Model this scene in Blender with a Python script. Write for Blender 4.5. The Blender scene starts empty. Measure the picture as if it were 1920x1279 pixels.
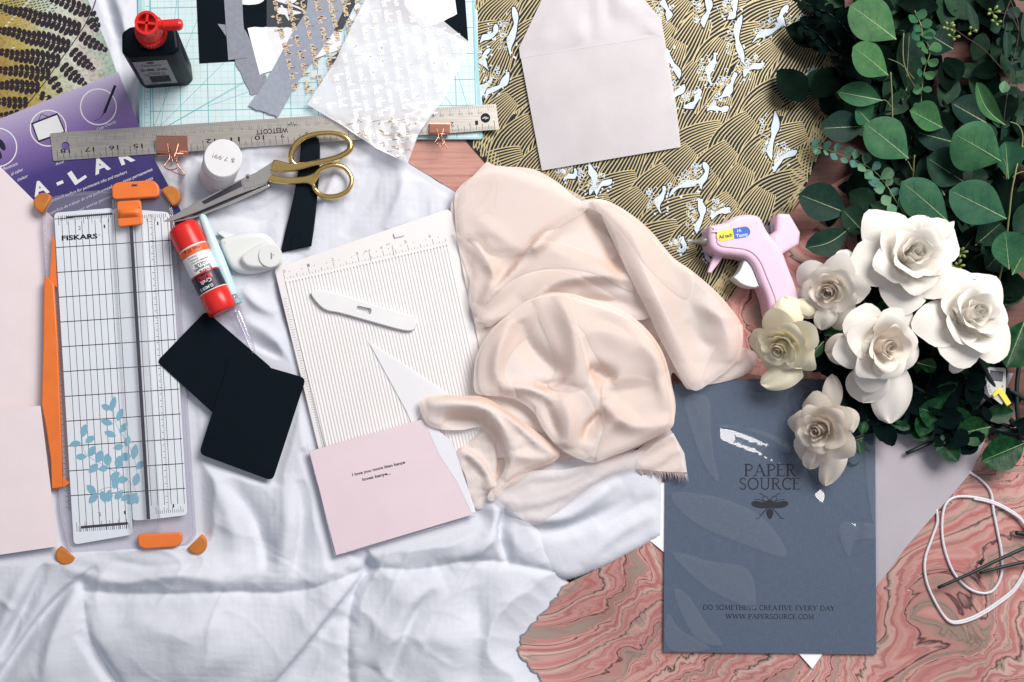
import bpy, math, random
import numpy as np
from mathutils import Vector, Matrix
from mathutils.geometry import delaunay_2d_cdt, tessellate_polygon
random.seed(7); rng = np.random.default_rng(7)
SC = bpy.context.scene
COL = SC.collection
# ------------------------------------------------------------------ camera, world, lamps, exposure
S = 0.00055                      # metres on the table per photo pixel
LENS = 40.0
FRAME = 1920 * S
H = FRAME * LENS / 36.0          # camera height
NX, NY = -0.176, -0.088           # point straight below the lens
cam_d = bpy.data.cameras.new('camera'); cam = bpy.data.objects.new('camera', cam_d); COL.objects.link(cam)
cam.location = (NX, NY, H)
cam_d.lens = LENS; cam_d.sensor_width = 36; cam_d.sensor_fit = 'HORIZONTAL'
cam_d.shift_x = -NX / FRAME; cam_d.shift_y = -NY / FRAME
cam_d.clip_start = 0.02; cam_d.clip_end = 50
SC.camera = cam
world = bpy.data.worlds.new('World'); SC.world = world; world.use_nodes = True
bg = world.node_tree.nodes['Background']; bg.inputs[1].default_value = 0.42
_t = world.node_tree; _c = _t.nodes.new('ShaderNodeTexCoord'); _s = _t.nodes.new('ShaderNodeSeparateXYZ'); _r = _t.nodes.new('ShaderNodeValToRGB')   # room: pale ceiling, darker walls
_t.links.new(_c.outputs['Generated'], _s.inputs[0]); _t.links.new(_s.outputs[2], _r.inputs[0]); _t.links.new(_r.outputs[0], bg.inputs[0])
_r.color_ramp.elements[0].position = .1; _r.color_ramp.elements[0].color = (.14, .17, .26, 1); _r.color_ramp.elements[1].position = .85; _r.color_ramp.elements[1].color = (.78, .81, .90, 1)
def area(name, loc, target, sx, sy, power, color):
    d = bpy.data.lights.new(name, 'AREA'); d.shape = 'RECTANGLE'; d.size = sx; d.size_y = sy; d.energy = power; d.color = color
    o = bpy.data.objects.new(name, d); COL.objects.link(o); o.location = loc
    o.rotation_euler = (Vector(target) - Vector(loc)).to_track_quat('-Z', 'Y').to_euler()
    return o
area('window_light', (0.92, 1.22, 1.62), (0.0, 0.0, 0), 1.5, 1.1, 59, (1.0, 0.955, 0.925))
SC.view_settings.view_transform = 'Standard'
try: SC.view_settings.look = 'None'
except Exception: pass
SC.view_settings.exposure = 0.2; SC.view_settings.gamma = 1; SC.view_settings.use_curve_mapping = False

# ------------------------------------------------------------------ materials
def rgb(h):
    h = h.lstrip('#'); c = [int(h[i:i+2], 16) / 255 for i in (0, 2, 4)]
    return tuple(((x / 12.92) if x <= 0.04045 else ((x + 0.055) / 1.055) ** 2.4) for x in c)
class NT:
    def __init__(s, name):
        s.m = bpy.data.materials.new(name); s.m.use_nodes = True; s.t = s.m.node_tree; s.n = s.t.nodes; s.l = s.t.links
        s.b = s.n['Principled BSDF']; s.out = s.n['Material Output']; s.tc = s.n.new('ShaderNodeTexCoord')
    def new(s, t, **kw):
        n = s.n.new(t)
        for k, v in kw.items(): setattr(n, k, v)
        return n
    def noise(s, scale, detail=4, rough=.55, coord=None, dist=0):
        n = s.n.new('ShaderNodeTexNoise'); n.inputs['Scale'].default_value = scale; n.inputs['Detail'].default_value = detail
        n.inputs['Roughness'].default_value = rough; n.inputs['Distortion'].default_value = dist
        s.l.new(coord or s.tc.outputs['Object'], n.inputs['Vector']); return n
    def ramp(s, fac, stops, interp='LINEAR'):
        r = s.n.new('ShaderNodeValToRGB'); r.color_ramp.interpolation = interp; e = r.color_ramp.elements
        while len(e) > 1: e.remove(e[-1])
        e[0].position = stops[0][0]; e[0].color = (*stops[0][1], 1)
        for p, c in stops[1:]:
            x = e.new(p); x.color = (*c, 1)
        s.l.new(fac, r.inputs[0]); return r
    def bump(s, h, strength=.3, dist=.0005, prev=None):
        b = s.n.new('ShaderNodeBump'); b.inputs['Strength'].default_value = strength; b.inputs['Distance'].default_value = dist
        s.l.new(h, b.inputs['Height'])
        if prev: s.l.new(prev.outputs[0], b.inputs['Normal'])
        return b
    def mapping(s, scale=(1, 1, 1), rot=(0, 0, 0), loc=(0, 0, 0)):
        m = s.n.new('ShaderNodeMapping'); m.inputs['Scale'].default_value = scale; m.inputs['Rotation'].default_value = rot; m.inputs['Location'].default_value = loc
        s.l.new(s.tc.outputs['Object'], m.inputs['Vector']); return m.outputs[0]
def dark(c, k): return tuple(x * k for x in c)
def basic(name, col, rough=.6, metal=0, var=.08, scale=60, bump=0, bscale=900, spec=.5, coat=0, translucent=0, alpha=1):
    n = NT(name); b = n.b
    b.inputs['Roughness'].default_value = rough; b.inputs['Metallic'].default_value = metal
    b.inputs['Specular IOR Level'].default_value = spec; b.inputs['Coat Weight'].default_value = coat
    nz = n.noise(scale)
    r = n.ramp(nz.outputs[0], [(.3, dark(col, 1 - var)), (.7, tuple(min(1, x * (1 + var * .5)) for x in col))])
    n.l.new(r.outputs[0], b.inputs['Base Color'])
    if bump:
        bn = n.noise(bscale, 3); bb = n.bump(bn.outputs[0], bump, .0004); n.l.new(bb.outputs[0], b.inputs['Normal'])
    last = b.outputs[0]
    if translucent:
        t = n.new('ShaderNodeBsdfTranslucent'); n.l.new(r.outputs[0], t.inputs[0]); mx = n.new('ShaderNodeMixShader'); mx.inputs[0].default_value = translucent
        n.l.new(last, mx.inputs[1]); n.l.new(t.outputs[0], mx.inputs[2]); last = mx.outputs[0]
    if alpha < 1:
        t = n.new('ShaderNodeBsdfTransparent'); mx = n.new('ShaderNodeMixShader'); mx.inputs[0].default_value = alpha
        n.l.new(t.outputs[0], mx.inputs[1]); n.l.new(last, mx.inputs[2]); last = mx.outputs[0]
    n.l.new(last, n.out.inputs[0]); return n.m
def clear(name, tint=(1, 1, 1), haze=.05, hazecol=(.9, .9, .95), gloss=.08, rough=.06, bump=0, bscale=25, bdist=.002, fres=1.45):
    n = NT(name)
    tr = n.new('ShaderNodeBsdfTransparent'); tr.inputs[0].default_value = (*tint, 1)
    df = n.new('ShaderNodeBsdfDiffuse'); df.inputs[0].default_value = (*hazecol, 1)
    gl = n.new('ShaderNodeBsdfGlossy'); gl.inputs['Roughness'].default_value = rough
    m1 = n.new('ShaderNodeMixShader'); m1.inputs[0].default_value = haze
    n.l.new(tr.outputs[0], m1.inputs[1]); n.l.new(df.outputs[0], m1.inputs[2])
    fr = n.new('ShaderNodeFresnel'); ge = n.new('ShaderNodeNewGeometry'); io = n.new('ShaderNodeMath', operation='MULTIPLY_ADD'); n.l.new(ge.outputs['Backfacing'], io.inputs[0]); io.inputs[1].default_value = 1 / fres - fres; io.inputs[2].default_value = fres; n.l.new(io.outputs[0], fr.inputs[0])   # thin film: the same from both sides
    ad = n.new('ShaderNodeMath', operation='ADD'); ad.inputs[1].default_value = gloss; n.l.new(fr.outputs[0], ad.inputs[0])
    m2 = n.new('ShaderNodeMixShader'); n.l.new(ad.outputs[0], m2.inputs[0]); n.l.new(m1.outputs[0], m2.inputs[1]); n.l.new(gl.outputs[0], m2.inputs[2])
    if bump:
        nz = n.noise(bscale, 2); b = n.bump(nz.outputs[0], bump, bdist)
        n.l.new(b.outputs[0], gl.inputs['Normal']); n.l.new(b.outputs[0], fr.inputs['Normal'])
    n.l.new(m2.outputs[0], n.out.inputs[0]); return n.m
BLK = (0.0012, 0.0055, 0.0105)
M = {}
def cloth_mat(name, col, col2, bs=.35, trans=0, alpha=1, sheen=.2, slope=None):
    n = NT(name); b = n.b; b.inputs['Roughness'].default_value = .85; b.inputs['Specular IOR Level'].default_value = .05
    nz = n.noise(9, 3); r = n.ramp(nz.outputs[0], [(.3, col2), (.7, col)])
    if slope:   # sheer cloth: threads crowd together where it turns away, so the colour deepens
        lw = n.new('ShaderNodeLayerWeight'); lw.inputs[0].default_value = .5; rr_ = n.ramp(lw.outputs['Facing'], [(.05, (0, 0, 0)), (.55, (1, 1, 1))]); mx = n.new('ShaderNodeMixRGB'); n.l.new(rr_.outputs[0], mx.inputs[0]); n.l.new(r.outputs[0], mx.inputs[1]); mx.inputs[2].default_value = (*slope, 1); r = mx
    n.l.new(r.outputs[0], b.inputs['Base Color'])
    w1 = n.noise(45, 5, .6, dist=.6); b1 = n.bump(w1.outputs[0], bs, .002)
    w3 = n.noise(150, 4, .6, dist=.8); b1 = n.bump(w3.outputs[0], bs * .8, .0007, b1)
    w2 = n.noise(1400, 2); b2 = n.bump(w2.outputs[0], .25, .0003, b1); n.l.new(b2.outputs[0], b.inputs['Normal'])
    last = b.outputs[0]
    if trans:
        t = n.new('ShaderNodeBsdfTranslucent'); n.l.new(r.outputs[0], t.inputs[0]); mx = n.new('ShaderNodeMixShader'); mx.inputs[0].default_value = trans
        n.l.new(last, mx.inputs[1]); n.l.new(t.outputs[0], mx.inputs[2]); last = mx.outputs[0]
    if alpha < 1:
        t = n.new('ShaderNodeBsdfTransparent'); mx = n.new('ShaderNodeMixShader'); mx.inputs[0].default_value = alpha
        n.l.new(t.outputs[0], mx.inputs[1]); n.l.new(last, mx.inputs[2]); last = mx.outputs[0]
    n.l.new(last, n.out.inputs[0]); return n.m
M['duvet'] = cloth_mat('white_cotton', (.68, .70, .755), (.645, .665, .725), .38)
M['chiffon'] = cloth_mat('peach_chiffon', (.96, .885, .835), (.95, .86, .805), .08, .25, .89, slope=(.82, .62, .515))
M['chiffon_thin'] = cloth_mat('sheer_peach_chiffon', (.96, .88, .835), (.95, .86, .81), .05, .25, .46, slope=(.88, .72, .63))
M['fringe'] = basic('fringe_thread', (.62, .5, .45), .8)
def wood(name, c1, c2, c3, ang, scale=1.0):
    n = NT(name); v = n.mapping((14 * scale, 260 * scale, 14), (0, 0, ang)); nz = n.noise(1, 6, .65, v, .4)
    v2 = n.mapping((3 * scale, 40 * scale, 3), (0, 0, ang)); n2 = n.noise(1, 3, .5, v2)
    r = n.ramp(nz.outputs[0], [(.3, c3), (.45, c2), (.62, c1), (.8, c2)])
    r2 = n.ramp(n2.outputs[0], [(.35, (.7, .7, .7)), (.65, (1, 1, 1))])
    mx = n.new('ShaderNodeMixRGB'); mx.blend_type = 'MULTIPLY'; mx.inputs[0].default_value = .6
    n.l.new(r.outputs[0], mx.inputs[1]); n.l.new(r2.outputs[0], mx.inputs[2]); n.l.new(mx.outputs[0], n.b.inputs['Base Color'])
    b = n.bump(nz.outputs[0], .25, .0003); n.l.new(b.outputs[0], n.b.inputs['Normal']); n.b.inputs['Roughness'].default_value = .6
    n.l.new(n.b.outputs[0], n.out.inputs[0]); return n.m
M['floor'] = wood('reddish_wood', (.16, .058, .043), (.115, .038, .03), (.05, .017, .015), 1.0)
M['woodpaper'] = wood('wood_grain_paper', (.58, .30, .24), (.50, .235, .185), (.33, .135, .11), .85)
def marble(name, loc, rot=0.6, freq=9.0, tone=1.0, big=.16):
    """combed marbling: stripes pulled about by three sizes of swirl"""
    n = NT(name); v0 = n.mapping((1, 1, 1), (0, 0, rot), loc); v = v0
    for sc_, amp, det in ((3.2, big, 1), (11, .050, 2), (40, .014, 3), (150, .0028, 3)):
        a = n.noise(sc_, det, .55, v); q = n.new('ShaderNodeVectorMath', operation='SUBTRACT'); n.l.new(a.outputs['Color'], q.inputs[0]); q.inputs[1].default_value = (.5, .5, .5)
        c = n.new('ShaderNodeVectorMath', operation='SCALE'); n.l.new(q.outputs[0], c.inputs[0]); c.inputs['Scale'].default_value = amp * 2
        d = n.new('ShaderNodeVectorMath', operation='ADD'); n.l.new(v, d.inputs[0]); n.l.new(c.outputs[0], d.inputs[1]); v = d.outputs[0]
    sx = n.new('ShaderNodeSeparateXYZ'); n.l.new(v, sx.inputs[0])
    mul = n.new('ShaderNodeMath', operation='MULTIPLY'); n.l.new(sx.outputs[0], mul.inputs[0]); mul.inputs[1].default_value = freq
    fr = n.new('ShaderNodeMath', operation='FRACT'); n.l.new(mul.outputs[0], fr.inputs[0])
    K = lambda c: tuple(min(1, x * tone) for x in c)
    P1, P2, P3, G, D, CR, RD = K((.60, .29, .26)), K((.68, .40, .36)), K((.46, .19, .175)), K((.38, .30, .25)), (.05, .02, .025), K((.68, .50, .43)), K((.55, .20, .185))
    st = [P1, P2, D, P2, P1, P3, P1, CR, G, P2, RD, P1, P2, P1, D, G, CR, P2, P3, P1, P2, RD, P2, D, P1, G]; pos = [0, .05, .062, .072, .13, .17, .2, .26, .30, .33, .38, .41, .47, .5, .512, .53, .57, .62, .655, .68, .74, .79, .82, .853, .865, .95]
    r = n.ramp(fr.outputs[0], list(zip(pos, st)))
    m2 = n.new('ShaderNodeMath', operation='MULTIPLY'); n.l.new(sx.outputs[0], m2.inputs[0]); m2.inputs[1].default_value = freq * 7.3
    f2 = n.new('ShaderNodeMath', operation='FRACT'); n.l.new(m2.outputs[0], f2.inputs[0]); r2 = n.ramp(f2.outputs[0], [(0, (1, 1, 1)), (.35, (.93, .86, .84)), (.44, (.55, .42, .40)), (.5, (1, .96, .94)), (.8, (.86, .78, .76)), (1, (1, 1, 1))])
    mx = n.new('ShaderNodeMixRGB'); mx.blend_type = 'MULTIPLY'; mx.inputs[0].default_value = .75; n.l.new(r.outputs[0], mx.inputs[1]); n.l.new(r2.outputs[0], mx.inputs[2])
    g = n.noise(4, 2, .5, v0); gm = n.ramp(g.outputs[0], [(.38, (.62, .55, .55)), (.6, (1.05, 1.05, 1.05))]); mx3 = n.new('ShaderNodeMixRGB'); mx3.blend_type = 'MULTIPLY'; mx3.inputs[0].default_value = .8; n.l.new(mx.outputs[0], mx3.inputs[1]); n.l.new(gm.outputs[0], mx3.inputs[2])
    gd = n.noise(60, 4, .7, v); gdr = n.ramp(gd.outputs[0], [(.69, (0, 0, 0)), (.72, (1, 1, 1))])
    mx2 = n.new('ShaderNodeMixRGB'); n.l.new(gdr.outputs[0], mx2.inputs[0]); n.l.new(mx3.outputs[0], mx2.inputs[1]); mx2.inputs[2].default_value = (.70, .42, .2, 1)
    n.l.new(mx2.outputs[0], n.b.inputs['Base Color']); n.b.inputs['Roughness'].default_value = .75; n.l.new(n.b.outputs[0], n.out.inputs[0]); return n.m
M['marble'] = marble('pink_marbled_paper', (.3, .2, 0), .6, 14.5, .98)
M['marble2'] = marble('pale_marbled_paper', (1.3, .7, 0), -.5, 9, 1.2, .1)
M['black'] = basic('black_paper', BLK, .85, spec=.15, var=.2)
M['blackgloss'] = basic('black_plastic', BLK, .42, spec=.12, var=.1)
M['wavebase'] = basic('black_print', (.004, .009, .014), .7, spec=.3)
M['gold_ink'] = basic('gold_ink', (.45, .37, .185), .5, .2, .12, 120)
M['foam'] = basic('white_blue_print', (.64, .74, .83), .7, 0, .12, 120)
M['white'] = basic('white_plastic', (.82, .82, .81), .4, 0, .03, 40)
M['whitepaper'] = basic('white_paper', (.90, .90, .91), .8, 0, .04, 30, .08)
M['ivory'] = basic('ivory_plastic', (.83, .80, .785), .45, 0, .03, 20)
M['pinkpaper'] = basic('blush_paper', (.87, .755, .76), .7, 0, .03, 30, .06)
M['pinkcard'] = basic('pink_card', (.88, .72, .735), .6, 0, .03, 30, .06)
M['mat'] = basic('mint_vinyl', (.66, .80, .80), .45, 0, .06, 30)
M['matline'] = basic('teal_print', (.13, .46, .50), .6, 0, .1, 90)
M['matrim'] = basic('teal_edge', (.36, .64, .68), .5, 0, .1, 90)
M['matlight'] = basic('pale_teal_print', (.42, .69, .71), .6, 0, .1, 90)
M['tape'] = basic('grey_cloth_strip', (.27, .29, .34), .75, 0, .14, 200, .35, 1600)
M['tape2'] = basic('grey_blue_cloth_strip', (.32, .355, .42), .7, 0, .12, 200, .35, 1600)
M['steel'] = None
def steelmat():
    n = NT('brushed_steel'); v = n.mapping((30, 900, 30), (0, 0, .06)); nz = n.noise(1, 3, .5, v)
    r = n.ramp(nz.outputs[0], [(.3, (.40, .375, .33)), (.7, (.54, .51, .46))]); n.l.new(r.outputs[0], n.b.inputs['Base Color'])
    n.b.inputs['Metallic'].default_value = .6; n.b.inputs['Roughness'].default_value = .36
    b = n.bump(nz.outputs[0], .12, .0002); n.l.new(b.outputs[0], n.b.inputs['Normal']); n.l.new(n.b.outputs[0], n.out.inputs[0]); return n.m
M['steel'] = steelmat()
M['ink'] = basic('black_ink', (.012, .012, .018), .7, spec=.2)
M['greyink'] = basic('grey_ink', (.22, .22, .25), .7)
M['copper'] = basic('rose_gold_metal', (.72, .34, .23), .2, 1, .06, 40)
M['gold'] = basic('polished_gold', (.80, .56, .20), .16, 1, .06, 40)
M['chrome'] = basic('polished_steel', (.72, .69, .63), .17, .9, .05, 40)
M['orange'] = basic('orange_plastic', (.86, .20, .035), .38, 0, .06, 60)
M['orangedark'] = basic('amber_rubber', (.58, .19, .03), .45, 0, .15, 120)
M['red'] = basic('red_plastic', (.72, .020, .014), .3, 0, .08, 60)
M['navy'] = basic('navy_label', (.008, .012, .035), .45)
M['labelorange'] = basic('orange_label', (.80, .13, .03), .45)
M['aqua'] = basic('pale_aqua_plastic', (.55, .77, .80), .25, 0, .04, 40)
M['punch'] = basic('pale_sage_plastic', (.77, .79, .765), .38, 0, .03, 30)
M['pinkgun'] = basic('pink_plastic', (.82, .56, .69), .33, 0, .03, 30)
M['nozzle'] = basic('dull_nozzle_metal', (.42, .39, .36), .4, .8)
M['yellow'] = basic('yellow_print', (.86, .70, .08), .5)
M['blue'] = basic('blue_print', (.02, .12, .55), .5)
M['board'] = basic('trimmer_white', (.76, .80, .84), .35, 0, .02, 30)
M['decal'] = basic('sky_blue_print', (.22, .44, .55), .5, 0, .08, 60)
M['slot'] = basic('dark_slot', (.05, .045, .065), .5)
M['trimclear'] = clear('clear_plastic', (.95, .94, .98), .16, (.72, .70, .80), .05, .08)
M['railclear'] = clear('rail_plastic', (.98, .98, .99), .05, (.85, .87, .9), .02, .3)
M['sleeve'] = clear('cellophane', (.98, .98, 1), .004, (.9, .9, .95), .03, .05, .08, 10, .004)
M['acetate'] = clear('acetate_film', (.97, .98, 1), .62, (.97, .97, 1), .05, .22, .5, 14, .012)  # white haze in the colour stands in for the window's reflected veil
M['acetate2'] = clear('thin_acetate_film', (.98, .98, 1), .06, (.8, .85, .9), .03, .15, .3, 18, .008)
M['reflhaze'] = clear('reflection_haze_film', (1, 1, 1), .032, (.75, .78, .80), .015, .12)  # faint haze colour that imitates pale reflections on the cellophane
M['vellum'] = basic('vellum_paper', (.67, .635, .65), .36, 0, .08, 22, .05, 300, alpha=.90, translucent=.15)
M['greypaper'] = basic('grey_vellum', (.42, .39, .42), .5, 0, .08, 12, .05)
M['folder'] = None
def foldermat():
    n = NT('blue_linen_paper'); v = n.mapping((120, 2200, 100)); a = n.noise(1, 2, .5, v); v2 = n.mapping((2200, 120, 100)); c = n.noise(1, 2, .5, v2)
    ad = n.new('ShaderNodeMath', operation='ADD'); n.l.new(a.outputs[0], ad.inputs[0]); n.l.new(c.outputs[0], ad.inputs[1])
    hf = n.new('ShaderNodeMath', operation='MULTIPLY'); hf.inputs[1].default_value = .5; n.l.new(ad.outputs[0], hf.inputs[0])
    r = n.ramp(hf.outputs[0], [(.35, (.050, .080, .125)), (.65, (.085, .125, .180))]); n.l.new(r.outputs[0], n.b.inputs['Base Color'])
    b = n.bump(hf.outputs[0], .3, .0002); n.l.new(b.outputs[0], n.b.inputs['Normal']); n.b.inputs['Roughness'].default_value = .7; n.l.new(n.b.outputs[0], n.out.inputs[0]); return n.m
M['folder'] = foldermat()
def padmat():
    n = NT('purple_gradient_print'); v = n.mapping((1, 1, 1), (0, 0, -.33)); sx = n.new('ShaderNodeSeparateXYZ'); n.l.new(v, sx.inputs[0])
    mr = n.new('ShaderNodeMapRange'); mr.inputs['From Min'].default_value = .0; mr.inputs['From Max'].default_value = -.125; n.l.new(sx.outputs[1], mr.inputs['Value'])
    r = n.ramp(mr.outputs[0], [(0, (.50, .44, .60)), (.3, (.25, .165, .40)), (.58, (.06, .038, .20)), (1, (.022, .018, .12))]); n.l.new(r.outputs[0], n.b.inputs['Base Color'])
    n.b.inputs['Roughness'].default_value = .45; n.l.new(n.b.outputs[0], n.out.inputs[0]); return n.m
M['pad'] = padmat()
def fernmat():
    n = NT('botanical_print'); v = n.mapping((1, 1, 1), (0, 0, 0)); sx = n.new('ShaderNodeSeparateXYZ'); n.l.new(v, sx.inputs[0])
    nz = n.noise(35, 6, .6, v); m = n.new('ShaderNodeMath', operation='MULTIPLY_ADD'); m.inputs[1].default_value = .06; m.inputs[2].default_value = -.03; n.l.new(nz.outputs[0], m.inputs[0])
    sm = n.new('ShaderNodeMath', operation='ADD'); n.l.new(sx.outputs[0], sm.inputs[0]); n.l.new(m.outputs[0], sm.inputs[1])
    dd = n.new('ShaderNodeMath', operation='MULTIPLY_ADD'); n.l.new(sx.outputs[1], dd.inputs[0]); dd.inputs[1].default_value = .25; n.l.new(sm.outputs[0], dd.inputs[2])
    mr = n.new('ShaderNodeMapRange'); mr.inputs['From Min'].default_value = -.05; mr.inputs['From Max'].default_value = .062; n.l.new(dd.outputs[0], mr.inputs['Value'])
    r = n.ramp(mr.outputs[0], [(0, (.36, .24, .06)), (.3, (.46, .38, .10)), (.5, (.50, .52, .34)), (.72, (.60, .64, .52)), (.88, (.56, .50, .45)), (1, (.34, .46, .36))])
    n2 = n.noise(240, 5, .7, v); g = n.ramp(n2.outputs[0], [(.36, (.45, .42, .38)), (.52, (1, 1, 1))])
    mx = n.new('ShaderNodeMixRGB'); mx.blend_type = 'MULTIPLY'; mx.inputs[0].default_value = .7; n.l.new(r.outputs[0], mx.inputs[1]); n.l.new(g.outputs[0], mx.inputs[2])
    n.l.new(mx.outputs[0], n.b.inputs['Base Color']); n.b.inputs['Roughness'].default_value = .5; n.l.new(n.b.outputs[0], n.out.inputs[0]); return n.m
M['fern'] = fernmat()
M['fernink'] = basic('maroon_ink', (.014, .006, .012), .5)
M['ochre'] = basic('ochre_print', (.42, .24, .04), .5)
M['teal_print_dark'] = basic('dark_teal_print', (.02, .06, .06), .5)
def _leafvar(n, col):
    oi = n.new('ShaderNodeObjectInfo'); r = n.ramp(oi.outputs['Random'], [(0, (.62, .74, .80)), (.4, (.95, .95, .9)), (.75, (1.1, 1.0, .75)), (1, (1.3, 1.12, .8))]); mx = n.new('ShaderNodeMixRGB'); mx.blend_type = 'MULTIPLY'; mx.inputs[0].default_value = 1
    n.l.new(col, mx.inputs[1]); n.l.new(r.outputs[0], mx.inputs[2]); return mx
def leafmat(name, c1, c2, c3, rough=.55, vein=80, tr=.12, spec=.14):
    n = NT(name); nz = n.noise(vein, 5, .6); n2 = n.noise(700, 3, .6)
    r = n.ramp(nz.outputs[0], [(.28, c1), (.5, c2), (.75, c3)]); r = _leafvar(n, r.outputs[0]); n.l.new(r.outputs[0], n.b.inputs['Base Color'])
    n.b.inputs['Roughness'].default_value = rough; n.b.inputs['Specular IOR Level'].default_value = spec
    b1 = n.bump(nz.outputs[0], .3, .0008); b2 = n.bump(n2.outputs[0], .2, .0002, b1); n.l.new(b2.outputs[0], n.b.inputs['Normal'])
    t = n.new('ShaderNodeBsdfTranslucent'); n.l.new(r.outputs[0], t.inputs[0]); mx = n.new('ShaderNodeMixShader'); mx.inputs[0].default_value = tr
    n.l.new(n.b.outputs[0], mx.inputs[1]); n.l.new(t.outputs[0], mx.inputs[2]); n.l.new(mx.outputs[0], n.out.inputs[0]); return n.m
M['leafA'] = leafmat('eucalyptus_leaf', (.026, .095, .052), (.038, .135, .066), (.06, .175, .075))
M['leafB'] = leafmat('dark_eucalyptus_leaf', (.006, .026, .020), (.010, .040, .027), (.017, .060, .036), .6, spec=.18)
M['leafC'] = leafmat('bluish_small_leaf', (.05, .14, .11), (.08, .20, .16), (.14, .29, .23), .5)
M['leafD'] = leafmat('deep_shadow_leaf', (.0012, .005, .005), (.0018, .0085, .0075), (.003, .013, .010), .9, spec=.06)  # near-black albedo puts the shade of the lower foliage into the colour
M['roseleaf'] = leafmat('rose_leaf', (.005, .030, .012), (.010, .060, .020), (.03, .12, .036), .38, 160)
M['vein'] = basic('leaf_vein', (.20, .30, .13), .5)
M['twig'] = basic('green_twig', (.20, .22, .08), .6, 0, .2, 200)
M['twigdark'] = basic('brown_twig', (.055, .028, .022), .6, 0, .3, 200)
M['stemdark'] = basic('dark_green_stem', (.006, .020, .016), .5, 0, .2, 200)
M['bud'] = basic('seed_bud', (.22, .30, .08), .5, 0, .2, 200)
M['petal'] = basic('ivory_petal', (.90, .86, .79), .6, 0, .05, 40, .12, 700, spec=.12, translucent=.16)
M['petalwarm'] = basic('cream_petal', (.90, .82, .72), .6, 0, .06, 40, .12, 700, spec=.12, translucent=.16)
M['petalyel'] = basic('pale_yellow_petal', (.91, .85, .65), .6, 0, .06, 40, .12, 700, spec=.12, translucent=.16)
M['petaltan'] = basic('tan_petal', (.84, .755, .65), .6, 0, .06, 40, .12, 700, spec=.12, translucent=.16)
M['cord'] = basic('white_cord', (.70, .69, .72), .6, 0, .08, 300, .3, 2000)
M['goldscript'] = basic('gold_script', (.80, .62, .40), .4, .3)
M['whitescript'] = basic('white_script', (.95, .94, .93), .35)
M['kraft'] = basic('tag_plastic', (.55, .55, .52), .3)

# ------------------------------------------------------------------ geometry helpers
WL = {}
def fz(z): return 1 - z * .001 / H
def P(px, py, z=0, zr=None):
    f = fz(z if zr is None else zr)
    return (NX + ((px - 960) * S - NX) * f, NY + (-(py - 639.5) * S - NY) * f, z * .001)
def thing(name, label, cat, px, py, z=0, group=None, kind=None):
    o = bpy.data.objects.new(name, None); COL.objects.link(o); o.empty_display_size = .01
    w = P(px, py, z); o.location = w; WL[o.name] = w
    if label: o['label'] = label
    if cat: o['category'] = cat
    if group: o['group'] = group
    return o
def off_poly(pts, d):
    n = len(pts); A = sum(pts[i][0] * pts[(i + 1) % n][1] - pts[(i + 1) % n][0] * pts[i][1] for i in range(n)); sg = 1 if A > 0 else -1
    out = []
    for i in range(n):
        a, b, c = pts[i - 1], pts[i], pts[(i + 1) % n]
        e1 = np.array([b[0] - a[0], b[1] - a[1]], float); e2 = np.array([c[0] - b[0], c[1] - b[1]], float)
        e1 /= max(np.linalg.norm(e1), 1e-6); e2 /= max(np.linalg.norm(e2), 1e-6)
        n1 = np.array([-e1[1], e1[0]]) * sg; n2 = np.array([-e2[1], e2[0]]) * sg; m = n1 + n2; L = np.linalg.norm(m)
        if L < 1e-6: m = n1
        else: m = m / L / max(.45, (L / 2))
        out.append((b[0] + m[0] * d, b[1] + m[1] * d))
    return out
def spline(pts, closed=True, sub=6):
    """Catmull-Rom through pts; a point given as (x, y, 1) stays a sharp corner."""
    n = len(pts); out = []
    rngi = range(n) if closed else range(n - 1)
    for i in rngi:
        p1 = pts[i]; p2 = pts[(i + 1) % n]
        p0 = pts[i - 1] if (closed or i > 0) else p1; p3 = pts[(i + 2) % n] if (closed or i + 2 < n) else p2
        if len(p1) > 2: p0 = p1
        if len(p2) > 2: p3 = p2
        for k in range(sub):
            t = k / sub; o = []
            for c in range(2):
                a, b, cc, d = p0[c], p1[c], p2[c], p3[c]
                o.append(.5 * (2 * b + (cc - a) * t + (2 * a - 5 * b + 4 * cc - d) * t * t + (3 * b - a - 3 * cc + d) * t ** 3))
            out.append(tuple(o))
    if not closed: out.append(tuple(pts[-1][:2]))
    return out
def rrect(x0, y0, x1, y1, r, n=5):
    out = []
    for cx, cy, a0 in ((x1 - r, y0 + r, -90), (x1 - r, y1 - r, 0), (x0 + r, y1 - r, 90), (x0 + r, y0 + r, 180)):
        for k in range(n + 1):
            a = math.radians(a0 + 90 * k / n); out.append((cx + r * math.cos(a), cy + r * math.sin(a)))
    return out
def ell(cx, cy, rx, ry=None, n=24, a0=0):
    ry = ry or rx; return [(cx + rx * math.cos(2 * math.pi * k / n) * math.cos(a0) - ry * math.sin(2 * math.pi * k / n) * math.sin(a0),
                            cy + rx * math.cos(2 * math.pi * k / n) * math.sin(a0) + ry * math.sin(2 * math.pi * k / n) * math.cos(a0)) for k in range(n)]
def roundpoly(pts, r, n=4):
    out = []; N = len(pts)
    for i in range(N):
        a, b, c = [np.array(pts[j % N][:2], float) for j in (i - 1, i, i + 1)]
        d1 = (a - b) / np.linalg.norm(a - b); d2 = (c - b) / np.linalg.norm(c - b); rr = min(r, np.linalg.norm(a - b) * .45, np.linalg.norm(c - b) * .45)
        p, q = b + d1 * rr, b + d2 * rr
        for k in range(n + 1):
            t = k / n; x = (1 - t) ** 2 * p + 2 * t * (1 - t) * b + t * t * q; out.append((x[0], x[1]))
    return out
_txt = {}
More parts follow.
